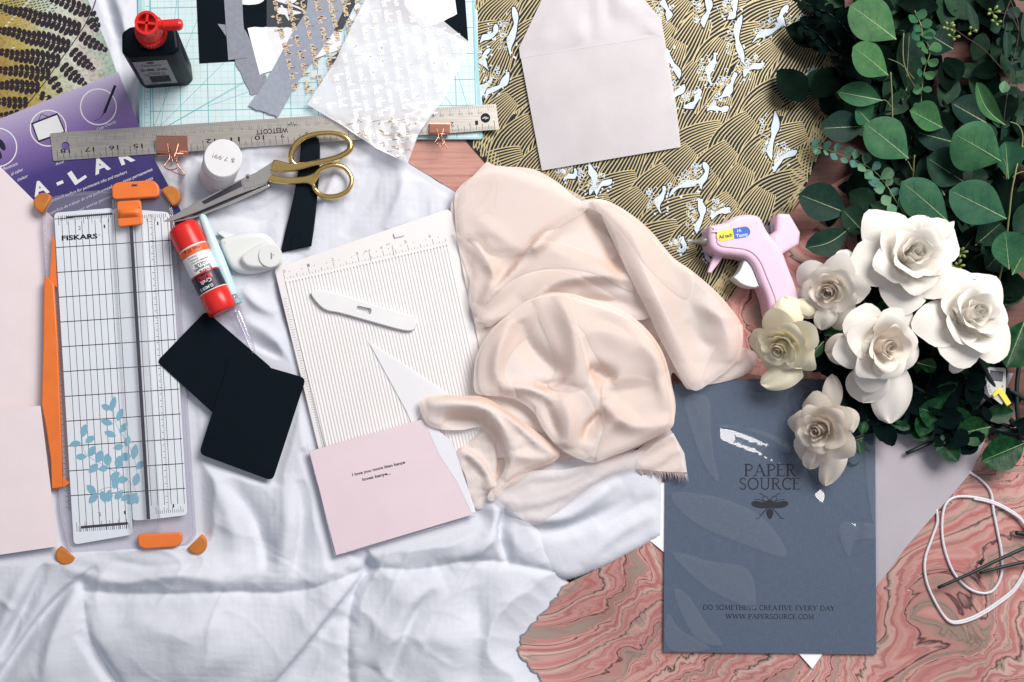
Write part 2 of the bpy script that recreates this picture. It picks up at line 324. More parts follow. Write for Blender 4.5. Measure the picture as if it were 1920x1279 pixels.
def text_geo(s, shear=0, off=0):
    k = (s, shear, off)
    if k in _txt: return _txt[k]
    c = bpy.data.curves.new('t', 'FONT'); c.body = s; c.size = 1; c.resolution_u = 3; c.shear = shear; c.offset = off
    o = bpy.data.objects.new('t', c); COL.objects.link(o); dg = bpy.context.evaluated_depsgraph_get(); dg.update()
    me = bpy.data.meshes.new_from_object(o.evaluated_get(dg)); vs = [tuple(v.co) for v in me.vertices]; fs = [tuple(p.vertices) for p in me.polygons]
    bpy.data.objects.remove(o); bpy.data.curves.remove(c); bpy.data.meshes.remove(me)
    _txt[k] = (vs, fs); return _txt[k]
# serif capitals drawn as strokes: (points, thick?) on a 1-high box, plus serif ticks
def arc(cx, cy, rx, ry, a0, a1, n=10): return [(cx + rx * math.cos(math.radians(a0 + (a1 - a0) * k / n)), cy + ry * math.sin(math.radians(a0 + (a1 - a0) * k / n))) for k in range(n + 1)]
T_, t_ = .13, .06
SER = {
 'P': (.62, [([(.16, 0), (.16, 1)], T_), ([(.16, .97)] + arc(.30, .73, .26, .24, 90, -90) + [(.16, .49)], .085)], [(.16, 0), (.16, 1)]),
 'A': (.84, [([(.12, 0), (.42, 1)], t_), ([(.40, 1), (.74, 0)], T_), ([(.24, .36), (.60, .36)], t_)], [(.12, 0), (.74, 0)]),
 'E': (.62, [([(.16, 0), (.16, 1)], T_), ([(.16, .97), (.54, .97), (.55, .84)], t_), ([(.16, .52), (.46, .52)], t_), ([(.16, .03), (.56, .03), (.59, .2)], t_)], [(.16, 0), (.16, 1)]),
 'R': (.74, [([(.16, 0), (.16, 1)], T_), ([(.16, .97)] + arc(.30, .74, .24, .23, 90, -90) + [(.16, .51)], .085), ([(.34, .51), (.55, .1), (.72, .0)], .11)], [(.16, 0), (.16, 1)]),
 'S': (.56, [(arc(.28, .74, .19, .23, 20, 200, 8) + [(.18, .58), (.38, .45)] + arc(.27, .26, .2, .24, 40, -160, 9), .095)], []),
 'O': (.86, [(arc(.43, .5, .34, .48, 0, 360, 22), .105)], []),
 'U': (.80, [([(.16, 1), (.16, .3)] + arc(.4, .3, .24, .28, 180, 360, 8) + [(.64, 1)], .095)], [(.16, 1), (.64, 1)]),
 'C': (.72, [(arc(.43, .5, .34, .48, 50, 310, 16), .105), ([(.66, .97), (.66, .78)], t_)], []),
 'D': (.82, [([(.16, 0), (.16, 1)], T_), ([(.1, .97)] + arc(.36, .5, .38, .47, 90, -90) + [(.1, .03)], .09)], []),
 'M': (.98, [([(.14, 0), (.18, 1)], t_), ([(.18, 1), (.48, .1)], T_), ([(.48, .1), (.78, 1)], t_), ([(.78, 1), (.82, 0)], T_)], [(.14, 0), (.82, 0)]),
 'T': (.68, [([(.34, 0), (.34, 1)], T_), ([(.04, .8), (.06, .97), (.62, .97), (.64, .8)], t_)], [(.34, 0)]),
 'H': (.84, [([(.16, 0), (.16, 1)], T_), ([(.66, 0), (.66, 1)], T_), ([(.16, .52), (.66, .52)], t_)], [(.16, 0), (.16, 1), (.66, 0), (.66, 1)]),
 'I': (.34, [([(.16, 0), (.16, 1)], T_)], [(.16, 0), (.16, 1)]),
 'N': (.86, [([(.16, 0), (.16, 1)], t_), ([(.16, 1), (.68, 0)], T_), ([(.68, 0), (.68, 1)], t_)], [(.16, 0), (.68, 1)]),
 'G': (.80, [(arc(.43, .5, .34, .48, 50, 300, 16), .105), ([(.66, .42), (.66, .08)], T_)], [(.66, .42)]),
 'V': (.80, [([(.1, 1), (.40, 0)], T_), ([(.40, 0), (.70, 1)], t_)], [(.1, 1), (.70, 1)]),
 'Y': (.76, [([(.1, 1), (.37, .48)], T_), ([(.64, 1), (.37, .48)], t_), ([(.37, .48), (.37, 0)], T_)], [(.1, 1), (.64, 1), (.37, 0)]),
 'W': (1.1, [([(.08, 1), (.32, 0)], T_), ([(.32, 0), (.54, 1)], t_), ([(.54, 1), (.78, 0)], T_), ([(.78, 0), (1.0, 1)], t_)], [(.08, 1), (1.0, 1)]),
 '.': (.3, [([(.12, .02), (.12, .14)], .14)], []), ' ': (.42, [], [])}
class MB:
    def __init__(s, zr=0): s.v = []; s.f = []; s.mi = []; s.mats = []; s.sm = []; s.zr = zr; s.fz = fz(zr)
    def mat(s, m):
        m = M[m] if isinstance(m, str) else m
        if m not in s.mats: s.mats.append(m)
        return s.mats.index(m)
    def p(s, px, py, z): return (NX + ((px - 960) * S - NX) * s.fz, NY + (-(py - 639.5) * S - NY) * s.fz, z * .001)
    def add(s, vs, fs, m, smooth=False):
        o = len(s.v); s.v += vs; k = s.mat(m)
        for f in fs: s.f.append(tuple(i + o for i in f)); s.mi.append(k); s.sm.append(smooth)
        return s
    def flat(s, pts, z, m):
        return s.prism(pts, z - .04, z, m, side=False)
    def prism(s, pts, z0, z1, m, bev=0, steps=1, side=True, mtop=None):
        """outline in px, heights in mm, rounded top edge of radius bev mm"""
        zz = z1 if callable(z1) else (lambda x, y: z1)
        z0f = z0 if callable(z0) else (lambda x, y: z0)
        rings = []
        if side: rings.append([(x, y, z0f(x, y)) for x, y in pts])
        if bev:
            for k in range(steps + 1):
                a = math.pi / 2 * k / steps; q = off_poly(pts, bev * (1 - math.cos(a)) / .55)
                rings.append([(q[i][0], q[i][1], zz(*pts[i]) - bev * (1 - math.sin(a))) for i in range(len(pts))])
        else: rings.append([(x, y, zz(x, y)) for x, y in pts])
        n = len(pts); vs = [s.p(*q) for r in rings for q in r]; fs = []
        top = rings[-1]; tess = tessellate_polygon([[Vector((q[0], -q[1], 0)) for q in top]]); b = (len(rings) - 1) * n
        for j in range(len(rings) - 1):
            for i in range(n): fs.append((j * n + i, j * n + (i + 1) % n, (j + 1) * n + (i + 1) % n, (j + 1) * n + i))
        s.add(vs, fs, m, bool(bev))
        o = len(s.v) - len(vs); k = s.mat(mtop or m)
        for t in tess: s.f.append(tuple(o + b + i for i in t)); s.mi.append(k); s.sm.append(False)
        return s
    def ribbon(s, pts, w, z, m, closed=False):
        n = len(pts)
        if n < 2: return s
        W = w if hasattr(w, '__len__') else [w] * n; zf = z if callable(z) else (lambda x, y: z); vs = []
        for i in range(n):
            a = pts[i - 1] if (i > 0 or closed) else pts[i]; b = pts[(i + 1) % n] if (i < n - 1 or closed) else pts[i]
            dx, dy = b[0] - a[0], b[1] - a[1]; L = math.hypot(dx, dy) or 1; nx, ny = -dy / L * W[i] / 2, dx / L * W[i] / 2
            x, y = pts[i][:2]; vs.append(s.p(x + nx, y + ny, zf(x, y))); vs.append(s.p(x - nx, y - ny, zf(x, y)))
        fs = [(2 * i, 2 * i + 1, 2 * i + 3, 2 * i + 2) for i in range(n - 1)]
        if closed: fs.append((2 * n - 2, 2 * n - 1, 1, 0))
        return s.add(vs, fs, m)
    def tube(s, pts, r, m, n=8, cap=True, closed=False):
        """pts (px,py,z mm), r mm"""
        Q = [Vector(s.p(*q)) for q in pts]; N = len(Q); R = r if hasattr(r, '__len__') else [r] * N; vs = []; up = None
        for i in range(N):
            a = Q[i - 1] if (i > 0 or closed) else Q[i]; b = Q[(i + 1) % N] if (i < N - 1 or closed) else Q[i]
            d = (b - a).normalized()
            if up is None: up = Vector((0, 0, 1)) if abs(d.z) < .9 else Vector((1, 0, 0))
            sx = d.cross(up).normalized(); sy = sx.cross(d).normalized(); up = sy
            for k in range(n):
                t = 2 * math.pi * k / n; vs.append(tuple(Q[i] + (sx * math.cos(t) + sy * math.sin(t)) * R[i] * .001))
        fs = [(i * n + k, i * n + (k + 1) % n, (i + 1) * n + (k + 1) % n, (i + 1) * n + k) for i in range(N - 1) for k in range(n)]
        if closed: fs += [((N - 1) * n + k, (N - 1) * n + (k + 1) % n, (k + 1) % n, k) for k in range(n)]
        elif cap: fs += [tuple(range(n))[::-1], tuple((N - 1) * n + k for k in range(n))]
        return s.add(vs, fs, m, True)
    def surf(s, grid, m, smooth=True, thick=0):
        """grid of world points"""
        R, C = len(grid), len(grid[0]); vs = [tuple(q) for r in grid for q in r]
        fs = [(i * C + j, i * C + j + 1, (i + 1) * C + j + 1, (i + 1) * C + j) for i in range(R - 1) for j in range(C - 1)]
        return s.add(vs, fs, m, smooth)
    def blob(s, px, py, z, r, m, n=8, sq=1):
        c = s.p(px, py, z); vs = []; fs = []
        for i in range(n // 2 + 1):
            a = math.pi * i / (n // 2)
            for k in range(n):
                t = 2 * math.pi * k / n; vs.append((c[0] + r * .001 * math.sin(a) * math.cos(t), c[1] + r * .001 * math.sin(a) * math.sin(t), c[2] + r * .001 * sq * math.cos(a)))
        for i in range(n // 2):
            for k in range(n): fs.append((i * n + k, i * n + (k + 1) % n, (i + 1) * n + (k + 1) % n, (i + 1) * n + k))
        return s.add(vs, fs, m, True)
    def text(s, t, a, b, h, z, m, shear=0, off=0):
        """baseline from a to b (px), capital height h px"""
        vs, fs = text_geo(t, shear, off)
        if not vs: return s
        xs = [v[0] for v in vs]; x0, x1 = min(xs), max(xs); L = math.hypot(b[0] - a[0], b[1] - a[1]); ux, uy = (b[0] - a[0]) / L, (b[1] - a[1]) / L
        nx, ny = uy, -ux; sx = L / (x1 - x0); sy = h / .73; zf = z if callable(z) else (lambda x, y: z); o = []
        for v in vs:
            q = ((v[0] - x0) * sx, v[1] * sy); X = a[0] + ux * q[0] + nx * q[1]; Y = a[1] + uy * q[0] + ny * q[1]; o.append(s.p(X, Y, zf(X, Y)))
        return s.add(o, fs, m)
    def serif(s, t, a, b, h, z, m, wt=1.0):
        wid = sum(SER[c][0] for c in t); L = math.hypot(b[0] - a[0], b[1] - a[1]); sx = L / wid; ux, uy = (b[0] - a[0]) / L, (b[1] - a[1]) / L; nx, ny = uy, -ux; x = 0; q = 0
        for c in t:
            w, st, se = SER[c]
            F = lambda p: (a[0] + ux * (x + p[0]) * sx + nx * p[1] * h, a[1] + uy * (x + p[0]) * sx + ny * p[1] * h)
            for pts, th in st: q += 1; s.ribbon([F(p) for p in pts], th * h * wt, z + .002 * (q % 5), m)
            for e in se: q += 1; e2 = (e[0], .03 if e[1] < .5 else (.97 if e[1] > .9 else e[1])); s.ribbon([F((e2[0] - .13, e2[1])), F((e2[0] + .13, e2[1]))], t_ * h * wt, z + .012 + .002 * (q % 5), m)
            x += w
        return s
    def build(s, name, parent=None, label=None, cat=None, group=None, kind=None):
        me = bpy.data.meshes.new(name); base = WL[parent.name] if parent else None
        if base is None: base = tuple(np.mean(np.array([s.v[i] for f in s.f for i in f]), 0)[:2]) + (min(v[2] for v in s.v),)
        me.from_pydata([(v[0] - base[0], v[1] - base[1], v[2] - base[2]) for v in s.v], [], s.f)
        for m in s.mats: me.materials.append(m)
        me.polygons.foreach_set('material_index', s.mi); me.polygons.foreach_set('use_smooth', s.sm); me.update()
        o = bpy.data.objects.new(name, me); COL.objects.link(o); WL[o.name] = base
        if parent: o.parent = parent
        else: o.location = base
        if label: o['label'] = label
        if cat: o['category'] = cat
        if group: o['group'] = group
        if kind: o['kind'] = kind
        return o
def sub(o):   # a part that carries sub-parts sits at its parent's origin
    WL[o.name] = WL[o.name]; return o
# smooth noise in numpy
_lat = rng.random((4, 512, 512))
def vnoise(X, Y, sc, k=0):
    x = X / sc + 1000; y = Y / sc + 1000; xi = np.floor(x).astype(int); yi = np.floor(y).astype(int); fx = x - xi; fy = y - yi
    fx = fx * fx * fx * (fx * (fx * 6 - 15) + 10); fy = fy * fy * fy * (fy * (fy * 6 - 15) + 10); L = _lat[k % 4]
    g = lambda a, b: L[(xi + a) % 512, (yi + b) % 512]
    return (g(0, 0) * (1 - fx) + g(1, 0) * fx) * (1 - fy) + (g(0, 1) * (1 - fx) + g(1, 1) * fx) * fy - .5
def pdist(X, Y, pts):
    """distance, signed side and path fraction to a polyline"""
    D = np.full(X.shape, 1e9); SD = np.zeros(X.shape); T = np.zeros(X.shape); L = [0]
    for i in range(len(pts) - 1): L.append(L[-1] + math.hypot(pts[i + 1][0] - pts[i][0], pts[i + 1][1] - pts[i][1]))
    for i in range(len(pts) - 1):
        ax, ay = pts[i][:2]; bx, by = pts[i + 1][:2]; dx, dy = bx - ax, by - ay; l2 = dx * dx + dy * dy or 1
        t = np.clip(((X - ax) * dx + (Y - ay) * dy) / l2, 0, 1); qx, qy = X - (ax + t * dx), Y - (ay + t * dy); d = np.hypot(qx, qy); m = d < D
        D = np.where(m, d, D); SD = np.where(m, np.sign(dx * qy - dy * qx), SD); T = np.where(m, (L[i] + t * math.sqrt(l2)) / L[-1], T)
    return D, SD, T
def fold(X, Y, pts, A, wl, wr=None, sharp=False, taper=True):
    wr = wr or wl; pts = spline(pts, False, 4); D, SD, T = pdist(X, Y, pts); w = np.where(SD > 0, wl, wr)
    tp = np.sin(np.pi * np.clip(T, .0, 1)) ** .6 if taper else 1
    g = np.exp(-D / w) if sharp else np.exp(-(D / w) ** 2)
    return A * g * tp
def inside(X, Y, poly):
    r = np.zeros(X.shape, bool); n = len(poly)
    for i in range(n):
        x1, y1 = poly[i][:2]; x2, y2 = poly[(i + 1) % n][:2]
        c = ((y1 > Y) != (y2 > Y)); xx = (x2 - x1) * (Y - y1) / ((y2 - y1) or 1e-9) + x1; r ^= c & (X < xx)
    return r
def buckle(X, Y, Z, faces, bnd, amt, dirf, iters=160, bend=.35, wave=46, seed=0, lo=None, pull=.012):
    """let an oversized cloth settle: edges want to be longer than the space they have, so it folds"""
    P_ = np.stack([X, Y, Z / .55], 1); F = np.array(faces); E = np.concatenate([F[:, [0, 1]], F[:, [1, 2]], F[:, [2, 0]]]); opp = np.concatenate([F[:, 2], F[:, 0], F[:, 1]])
    Es = np.sort(E, 1); key = Es[:, 0] * len(X) + Es[:, 1]; od = np.argsort(key, kind='stable'); ks = key[od]; same = np.nonzero(ks[1:] == ks[:-1])[0]
    B = np.stack([opp[od[same]], opp[od[same + 1]]], 1); E = Es[np.unique(key, return_index=True)[1]]
    al = dirf(X, Y)
    def rest(C):
        d = P_[C[:, 1]] - P_[C[:, 0]]; L = np.linalg.norm(d, axis=1); th = np.arctan2(d[:, 1], d[:, 0]); a_ = (al[C[:, 0]]); return L * (1 + amt * np.cos(th - a_) ** 2 + amt * .12)
    C = np.concatenate([E, B]); L0 = rest(C); k = np.concatenate([np.full(len(E), 1.0), np.full(len(B), bend)])
    c_, s_ = np.cos(al), np.sin(al); u = X * np.cos(np.mean(al)) + Y * np.sin(np.mean(al)); v = -X * np.sin(np.mean(al)) + Y * np.cos(np.mean(al))
    Q = P_.copy(); Q[:, 2] += 7 * vnoise(u * 1.0 + 20 * vnoise(X, Y, 120, seed), v * .22, wave, seed) + 2.0 * vnoise(u, v * .4, wave * .45, seed + 1)
    n = len(X); i0, i1 = C[:, 0], C[:, 1]; deg = np.bincount(i0, k, n) + np.bincount(i1, k, n); w = 1.25 / np.maximum(deg, 1e-6); fix = np.zeros(n, bool); fix[bnd] = True; V_ = np.zeros_like(Q); zlo = (lo if lo is not None else Z.min()) / .55
    for it in range(iters):
        Q0 = Q; Q = Q + .86 * V_
        for _ in range(3):
            d = Q[i1] - Q[i0]; L = np.linalg.norm(d, axis=1) + 1e-9; g = (k * (L - L0) / L * .5)[:, None] * d
            D_ = np.stack([np.bincount(i0, g[:, a], n) - np.bincount(i1, g[:, a], n) for a in range(3)], 1) * w[:, None] * 2
            D_[fix, :2] *= .03; D_[fix, 2] *= .5; Q = Q + D_
        Q[:, 2] += pull * (P_[:, 2] - Q[:, 2]); Q[:, :2] += .02 * (P_[:, :2] - Q[:, :2]); Q[fix, :2] += .3 * (P_[fix, :2] - Q[fix, :2])
        Q[:, 2] = np.maximum(Q[:, 2], zlo); V_ = Q - Q0
    return Q[:, 0], Q[:, 1], Q[:, 2] * .55
def sheet(mb, outline, spacing, hf, m, jit=.25, bk=None, keep=None):
    """fabric / paper: triangulated inside an outline, height from hf(X, Y, edge distance)"""
    o = np.array([p[:2] for p in outline], float); x0, y0 = o.min(0); x1, y1 = o.max(0)
    gx, gy = np.meshgrid(np.arange(x0, x1, spacing), np.arange(y0, y1, spacing)); gx = gx.ravel(); gy = gy.ravel()
    gx = gx + rng.uniform(-jit, jit, gx.shape) * spacing; gy = gy + rng.uniform(-jit, jit, gy.shape) * spacing
    D, _, _ = pdist(gx, gy, list(map(tuple, o)) + [tuple(o[0])]); k = inside(gx, gy, outline) & (D > spacing * .45)
    V = [Vector((a, b)) for a, b in o] + [Vector((a, b)) for a, b in zip(gx[k], gy[k])]
    n = len(o); res = delaunay_2d_cdt(V, [], [list(range(n))], 1, 1e-5); X = np.array([v.x for v in res[0]]); Y = np.array([v.y for v in res[0]])
    D, _, _ = pdist(X, Y, list(map(tuple, o)) + [tuple(o[0])]); Z = hf(X, Y, D)
    if bk:
        X, Y, Z = buckle(X, Y, Z, res[2], list(range(n)), **bk)
    if keep is not None: keep.append((X, Y, Z, list(res[2])))
    mb.add([mb.p(x, y, z) for x, y, z in zip(X, Y, Z)], [tuple(f) for f in res[2]], m, True); return mb
SCRIPT = {'a': [(1, .8), (.5, 1), (.1, .5), (.4, 0), (.9, .5), (1, 1), (1, .2), (1.3, .1)], 'b': [(0, .2), (.4, 1.9), (.15, 2), (.15, .2), (.5, 0), (.8, .5), (.4, .9), (1.1, .7)],
 'd': [(.9, .8), (.5, 1), (.1, .5), (.4, 0), (.8, .4), (1, 2), (1, .2), (1.3, .1)], 'e': [(0, .3), (.7, .6), (.5, 1), (.1, .6), (.3, 0), (.9, .2)],
 'h': [(0, .2), (.4, 1.8), (.15, 2), (.1, 0), (.4, .8), (.7, .8), (.75, .1), (1, .1)], 'i': [(0, .6), (.1, 1), (.15, .1), (.5, .1)], 'l': [(0, .3), (.4, 1.8), (.15, 2), (.15, .1), (.6, .1)],
 'm': [(0, .8), (.1, 0), (.3, .9), (.5, .8), (.5, 0), (.7, .9), (.95, .8), (1, .1), (1.2, .1)], 'n': [(0, .8), (.1, 0), (.35, .9), (.65, .8), (.7, .1), (1, .1)],
 'o': [(.5, 1), (.1, .5), (.5, 0), (.8, .5), (.5, 1), (1.1, .8)], 'p': [(0, .8), (.1, -1), (.2, .8), (.6, .9), (.6, .1), (.2, .2), (1, .2)], 'r': [(0, .2), (.2, 1), (.3, .75), (.6, .8), (.6, .1), (.8, .1)],
 's': [(0, .1), (.5, 1), (.4, .6), (.6, .2), (.2, 0), (.9, .2)], 't': [(0, .3), (.35, 1.7), (.2, 1.7), (.25, .1), (.7, .1)], 'u': [(0, 1), (.1, .1), (.5, .1), (.7, 1), (.7, .1), (1, .1)],
 'v': [(0, 1), (.3, 0), (.6, 1), (.9, .8)], 'w': [(0, 1), (.2, 0), (.45, .8), (.7, 0), (.9, 1), (1.1, .8)], 'y': [(0, 1), (.15, .2), (.6, .3), (.7, 1), (.5, -1), (.2, -.8), (.9, .2)]}
def cursive(mb, word, x, y, ux, uy, xh, w, z, m):
    nx, ny = uy, -ux; pts = []; c = 0
    for ch in word:
        for p in SCRIPT[ch]: pts.append((c + p[0] * .75, p[1]))
        c += SCRIPT[ch][-1][0] * .75
    pts = spline(pts, False, 3); mb.ribbon([(x + ux * p[0] * xh + nx * p[1] * xh, y + uy * p[0] * xh + ny * p[1] * xh) for p in pts], w, z, m)
    if 't' in word: i = sum(SCRIPT[ch][-1][0] * .75 for ch in word[:word.index('t')]); mb.ribbon([(x + ux * (i - .2) * xh + nx * 1.2 * xh, y + uy * (i - .2) * xh + ny * 1.2 * xh), (x + ux * (i + .6) * xh + nx * 1.3 * xh, y + uy * (i + .6) * xh + ny * 1.3 * xh)], w, z, m)
    return c * xh
WORDS = 'you want to be the one have but dont in our heart adventure more and most be the to your hundred about love around what the you'.split()
def script_fill(mb, poly, ang, xh, line, w, z, m, seed=1):
    r = random.Random(seed); ux, uy = math.cos(ang), math.sin(ang); nx, ny = uy, -ux; xs = [p[0] for p in poly]; ys = [p[1] for p in poly]; cx, cy = sum(xs) / len(xs), sum(ys) / len(ys)
    R = max(math.hypot(p[0] - cx, p[1] - cy) for p in poly); k = -int(R / line); A = lambda a, b: bool(inside(np.array([a]), np.array([b]), poly)[0])
    while k * line < R:
        t = -R + r.uniform(0, 10)
        while t < R:
            wd = r.choice(WORDS); L = sum(SCRIPT[ch][-1][0] * .75 for ch in wd) * xh; x = cx + ux * t + nx * k * line; y = cy + uy * t + ny * k * line + r.uniform(-1, 1)
            if A(x, y) and A(x + ux * L, y + uy * L) and A(x + ux * L / 2 + nx * 1.5 * xh, y + uy * L / 2 + ny * 1.5 * xh): cursive(mb, wd, x, y, ux, uy, xh * r.uniform(.9, 1.15), w, z, m)
            t += L + xh * 1.1
        k += 1
def tri_z(a, b, c):
    M3 = np.linalg.inv(np.array([[a[0], a[1], 1], [b[0], b[1], 1], [c[0], c[1], 1]], float)) @ np.array([a[2], b[2], c[2]], float)
    return lambda x, y: float(M3[0] * x + M3[1] * y + M3[2])

# ================================================================== THE SETTING
mb = MB(0); mb.prism([(-700, -700), (2700, -700), (2700, 2000), (-700, 2000)], -20, 0, 'floor'); mb.build('floor', kind='structure')

# ------------------------------------------------------------------ white duvet (height field with folds, seams, pressed flat under what lies on it)
def marb_h(X, Y, D): return .5 + 11 * np.clip((1230 - X) / 200, 0, 1) ** .8 + .8 * vnoise(X, Y, 120, 1) * np.clip((1300 - X) / 200, 0, 1)
edge = [(1052, 1096), (1046, 1108), (1040, 1118), (1030, 1122), (1028, 1134), (1016, 1142), (1008, 1150), (1002, 1162), (990, 1168), (984, 1180), (972, 1188), (974, 1204), (967, 1214), (970, 1226), (984, 1236), (990, 1248), (1004, 1258), (1010, 1270), (1022, 1290), (1040, 1330)]
rr = random.Random(3); edge2 = []
for i in range(len(edge) - 1):
    for k in range(3): t = k / 3; edge2.append((edge[i][0] * (1 - t) + edge[i + 1][0] * t + rr.uniform(-2, 2), edge[i][1] * (1 - t) + edge[i + 1][1] * t + rr.uniform(-2, 2)))
MARB_O = [(2100, 1400), (2100, 760), (1700, 760), (1480, 640), (1380, 660), (1200, 960), (1150, 1050)] + edge2 + [(1040, 1400)]
FLAT = [  # polygon, height in mm it presses down to
 ([(-60, -60), (170, -60), (262, 200), (-60, 260)], 6.6), ([(-60, 200), (222, 137), (350, 420), (300, 470), (-60, 480)], 7.4),
 ([(255, -60), (910, -60), (910, 262), (262, 240)], 4.6), ([(-60, 270), (0, 300), (120, 400), (150, 900), (-60, 900)], 8.2),
 ([(-60, 750), (80, 755), (116, 1036), (-60, 1052)], 14), ([(60, 350), (345, 345), (380, 1000), (120, 1015)], 9.6),
 ([(508, 500), (840, 390), (915, 680), (950, 880), (590, 850)], 10), ([(570, 850), (790, 780), (895, 965), (625, 1045)], 12),
 ([(745, 200), (945, 200), (945, 310), (865, 375), (740, 300)], 2.0), ([(93, 235), (940, 200), (940, 250), (97, 305)], 8.8),
 ([(365, 260), (455, 260), (450, 370), (365, 370)], 6.5), ([(295, 675), (385, 580), (575, 700), (515, 900), (370, 860)], 10.5),
 ([(525, 250), (605, 250), (590, 475), (525, 480)], 9.5), ([(315, 425), (375, 410), (445, 585), (400, 605)], 9.5), ([(405, 440), (520, 420), (530, 505), (440, 520)], 9.5)]
D_OUT = spline([(-160, -160, 1), (905, -160, 1), (905, 100), (905, 260), (880, 420), (900, 600), (930, 800), (985, 940), (1040, 1030), (1075, 1100), (1160, 1190), (1180, 1300), (1170, 1440, 1), (-160, 1440, 1)], True, 5)
def duvet_h(X, Y, D):
    Z = 6.5 + 9 * np.clip((Y - 330) / 400, 0, 1) - 4 * np.clip((X - 650) / 250, 0, 1) * np.clip((480 - Y) / 200, 0, 1)
    wx = X + 60 * vnoise(X, Y, 160, 1); wy = Y + 60 * vnoise(X, Y, 160, 2)
    Z += 7 * vnoise(wx, wy, 170, 0) + 3.2 * vnoise(wx, wy * 1.2, 75, 1)
    rd = 1 - np.abs(vnoise(wx + .6 * wy, wy - .6 * wx, 130, 2)) * 5; Z += 1.7 * np.clip(rd, 0, 1) ** 2
    rd = 1 - np.abs(vnoise(wx * .6 - wy, wy * .5 + wx, 95, 3)) * 6; Z += .7 * np.clip(rd, 0, 1) ** 2
    F = lambda *a, **k: fold(X, Y, *a, **k)
    # puffs of the quilting
    Z += 13 * np.exp(-(((X - 370) / 190) ** 2 + ((Y - 1200) / 75) ** 2)) + 10 * np.exp(-(((X - 800) / 120) ** 2 + ((Y - 1180) / 90) ** 2)) + 9 * np.exp(-(((X - 830) / 110) ** 2 + ((Y - 1010) / 34) ** 2))
    Z += 9 * np.exp(-(((X - 420) / 150) ** 2 + ((Y - 1075) / 26) ** 2)) + 7 * np.exp(-(((X - 545) / 60) ** 2 + ((Y - 1000) / 60) ** 2)) + 8 * np.exp(-(((X - 90) / 70) ** 2 + ((Y - 1230) / 80) ** 2))
    # stitched seams
    for sm in ([(158, 1108), (280, 1112), (420, 1108), (560, 1108), (690, 1064)], [(690, 1064), (790, 1066), (890, 1048), (1040, 1072)], [(156, 1100), (164, 1170), (190, 1230), (230, 1300)], [(690, 1064), (664, 1110), (652, 1190), (655, 1300)], [(690, 1064), (684, 1030), (650, 1000)]):
        Z += F(sm, -3.2, 11, taper=False) + F(sm, -2.0, 3.0, sharp=True, taper=False)
        D2, SD, T = pdist(X, Y, spline(sm, False, 4)); Z += 1.6 * np.exp(-(D2 / 20) ** 2) * vnoise(X, Y, 13, 1)
    # large folds
    Z += F([(700, 1060), (640, 1130), (560, 1230), (480, 1320)], -9, 5, 26); Z += F([(660, 1080), (590, 1170), (500, 1290)], 7, 26, 18)
    Z += F([(185, 1060), (120, 1110), (60, 1180), (-20, 1300)], -12, 5, 18); Z += F([(90, 1050), (50, 1130), (0, 1230)], -10, 6, 16); Z += F([(150, 1090), (110, 1190), (90, 1290)], 9, 15, 22); Z += F([(60, 1060), (20, 1150), (-20, 1230)], 6, 14)
    Z += F([(150, 1180), (190, 1250), (230, 1310)], -8, 5, 18)
    Z += F([(420, 900), (470, 960), (500, 1050), (480, 1090)], -7, 9, 20); Z += F([(390, 880), (430, 960), (450, 1060)], 6, 20); Z += F([(560, 900), (565, 980), (550, 1080)], -7, 6, 20); Z += F([(530, 890), (540, 980), (525, 1070)], 5, 16)
    Z += F([(600, 950), (640, 1020), (690, 1060)], -6, 6, 18); Z += F([(950, 940), (935, 1000), (955, 1060)], -11, 6, 14); Z += F([(930, 930), (910, 1010), (840, 1060)], 8, 16)
    Z += F([(380, 760), (430, 800), (480, 900)], 5, 18); Z += F([(390, 700), (420, 790), (400, 870)], -6, 8, 18)
    Z += F([(700, 1250), (760, 1130), (830, 1085)], 7, 16, 26); Z += F([(720, 1290), (770, 1160), (810, 1100)], -5, 12, 8); Z += F([(880, 1290), (900, 1180), (880, 1100)], -5, 16, 26); Z += F([(590, 1180), (640, 1160), (700, 1180)], -3, 14)
    Z += F([(445, 630), (500, 660), (550, 680)], -6, 6, 16); Z += F([(455, 600), (520, 640), (550, 690)], 5, 12); Z += F([(520, 510), (545, 600), (560, 660)], -5, 9)
    Z += F([(180, -40), (215, 60), (240, 170), (262, 240)], -8, 8, 18); Z += F([(205, -40), (238, 60), (255, 120)], 5, 12); Z += F([(340, 300), (350, 350), (345, 400)], 5, 11); Z += F([(300, 290), (330, 330), (325, 350)], -5, 7)
    for q, (a, b) in enumerate([((640, 300), (560, 470)), ((700, 290), (640, 440)), ((480, 320), (430, 400)), ((600, 330), (470, 420)), ((760, 310), (720, 430)), ((380, 400), (520, 400)), ((455, 540), (520, 590)), ((470, 300), (600, 290))]):
        m = ((a[0] + b[0]) / 2 + 12 * math.sin(q * 2), (a[1] + b[1]) / 2 + 8 * math.cos(q)); Z += F([a, m, b], (4.6, -4.6)[q % 2], 7 + 3 * (q % 3), 16)
    Z += .3 * vnoise(X, Y, 14, 1) + 1.5 * vnoise(wx, wy, 34, 2) + 1.3 * np.clip(1 - np.abs(vnoise(wx * .8 + wy * .5, (wy - wx * .4) * .35, 46, 3)) * 8, 0, 1) ** 1.5 * np.clip(vnoise(X, Y, 150, 0) * 3 + .6, 0, 1)
    Z += F([(120, 1062), (230, 1088), (330, 1072), (420, 1085)], 5, 12, 9) + F([(200, 1050), (300, 1062), (400, 1050)], -3, 8) + F([(240, 1150), (330, 1180), (430, 1160)], 3, 20) + F([(1000, 1100), (930, 1150), (900, 1230)], 4, 16)
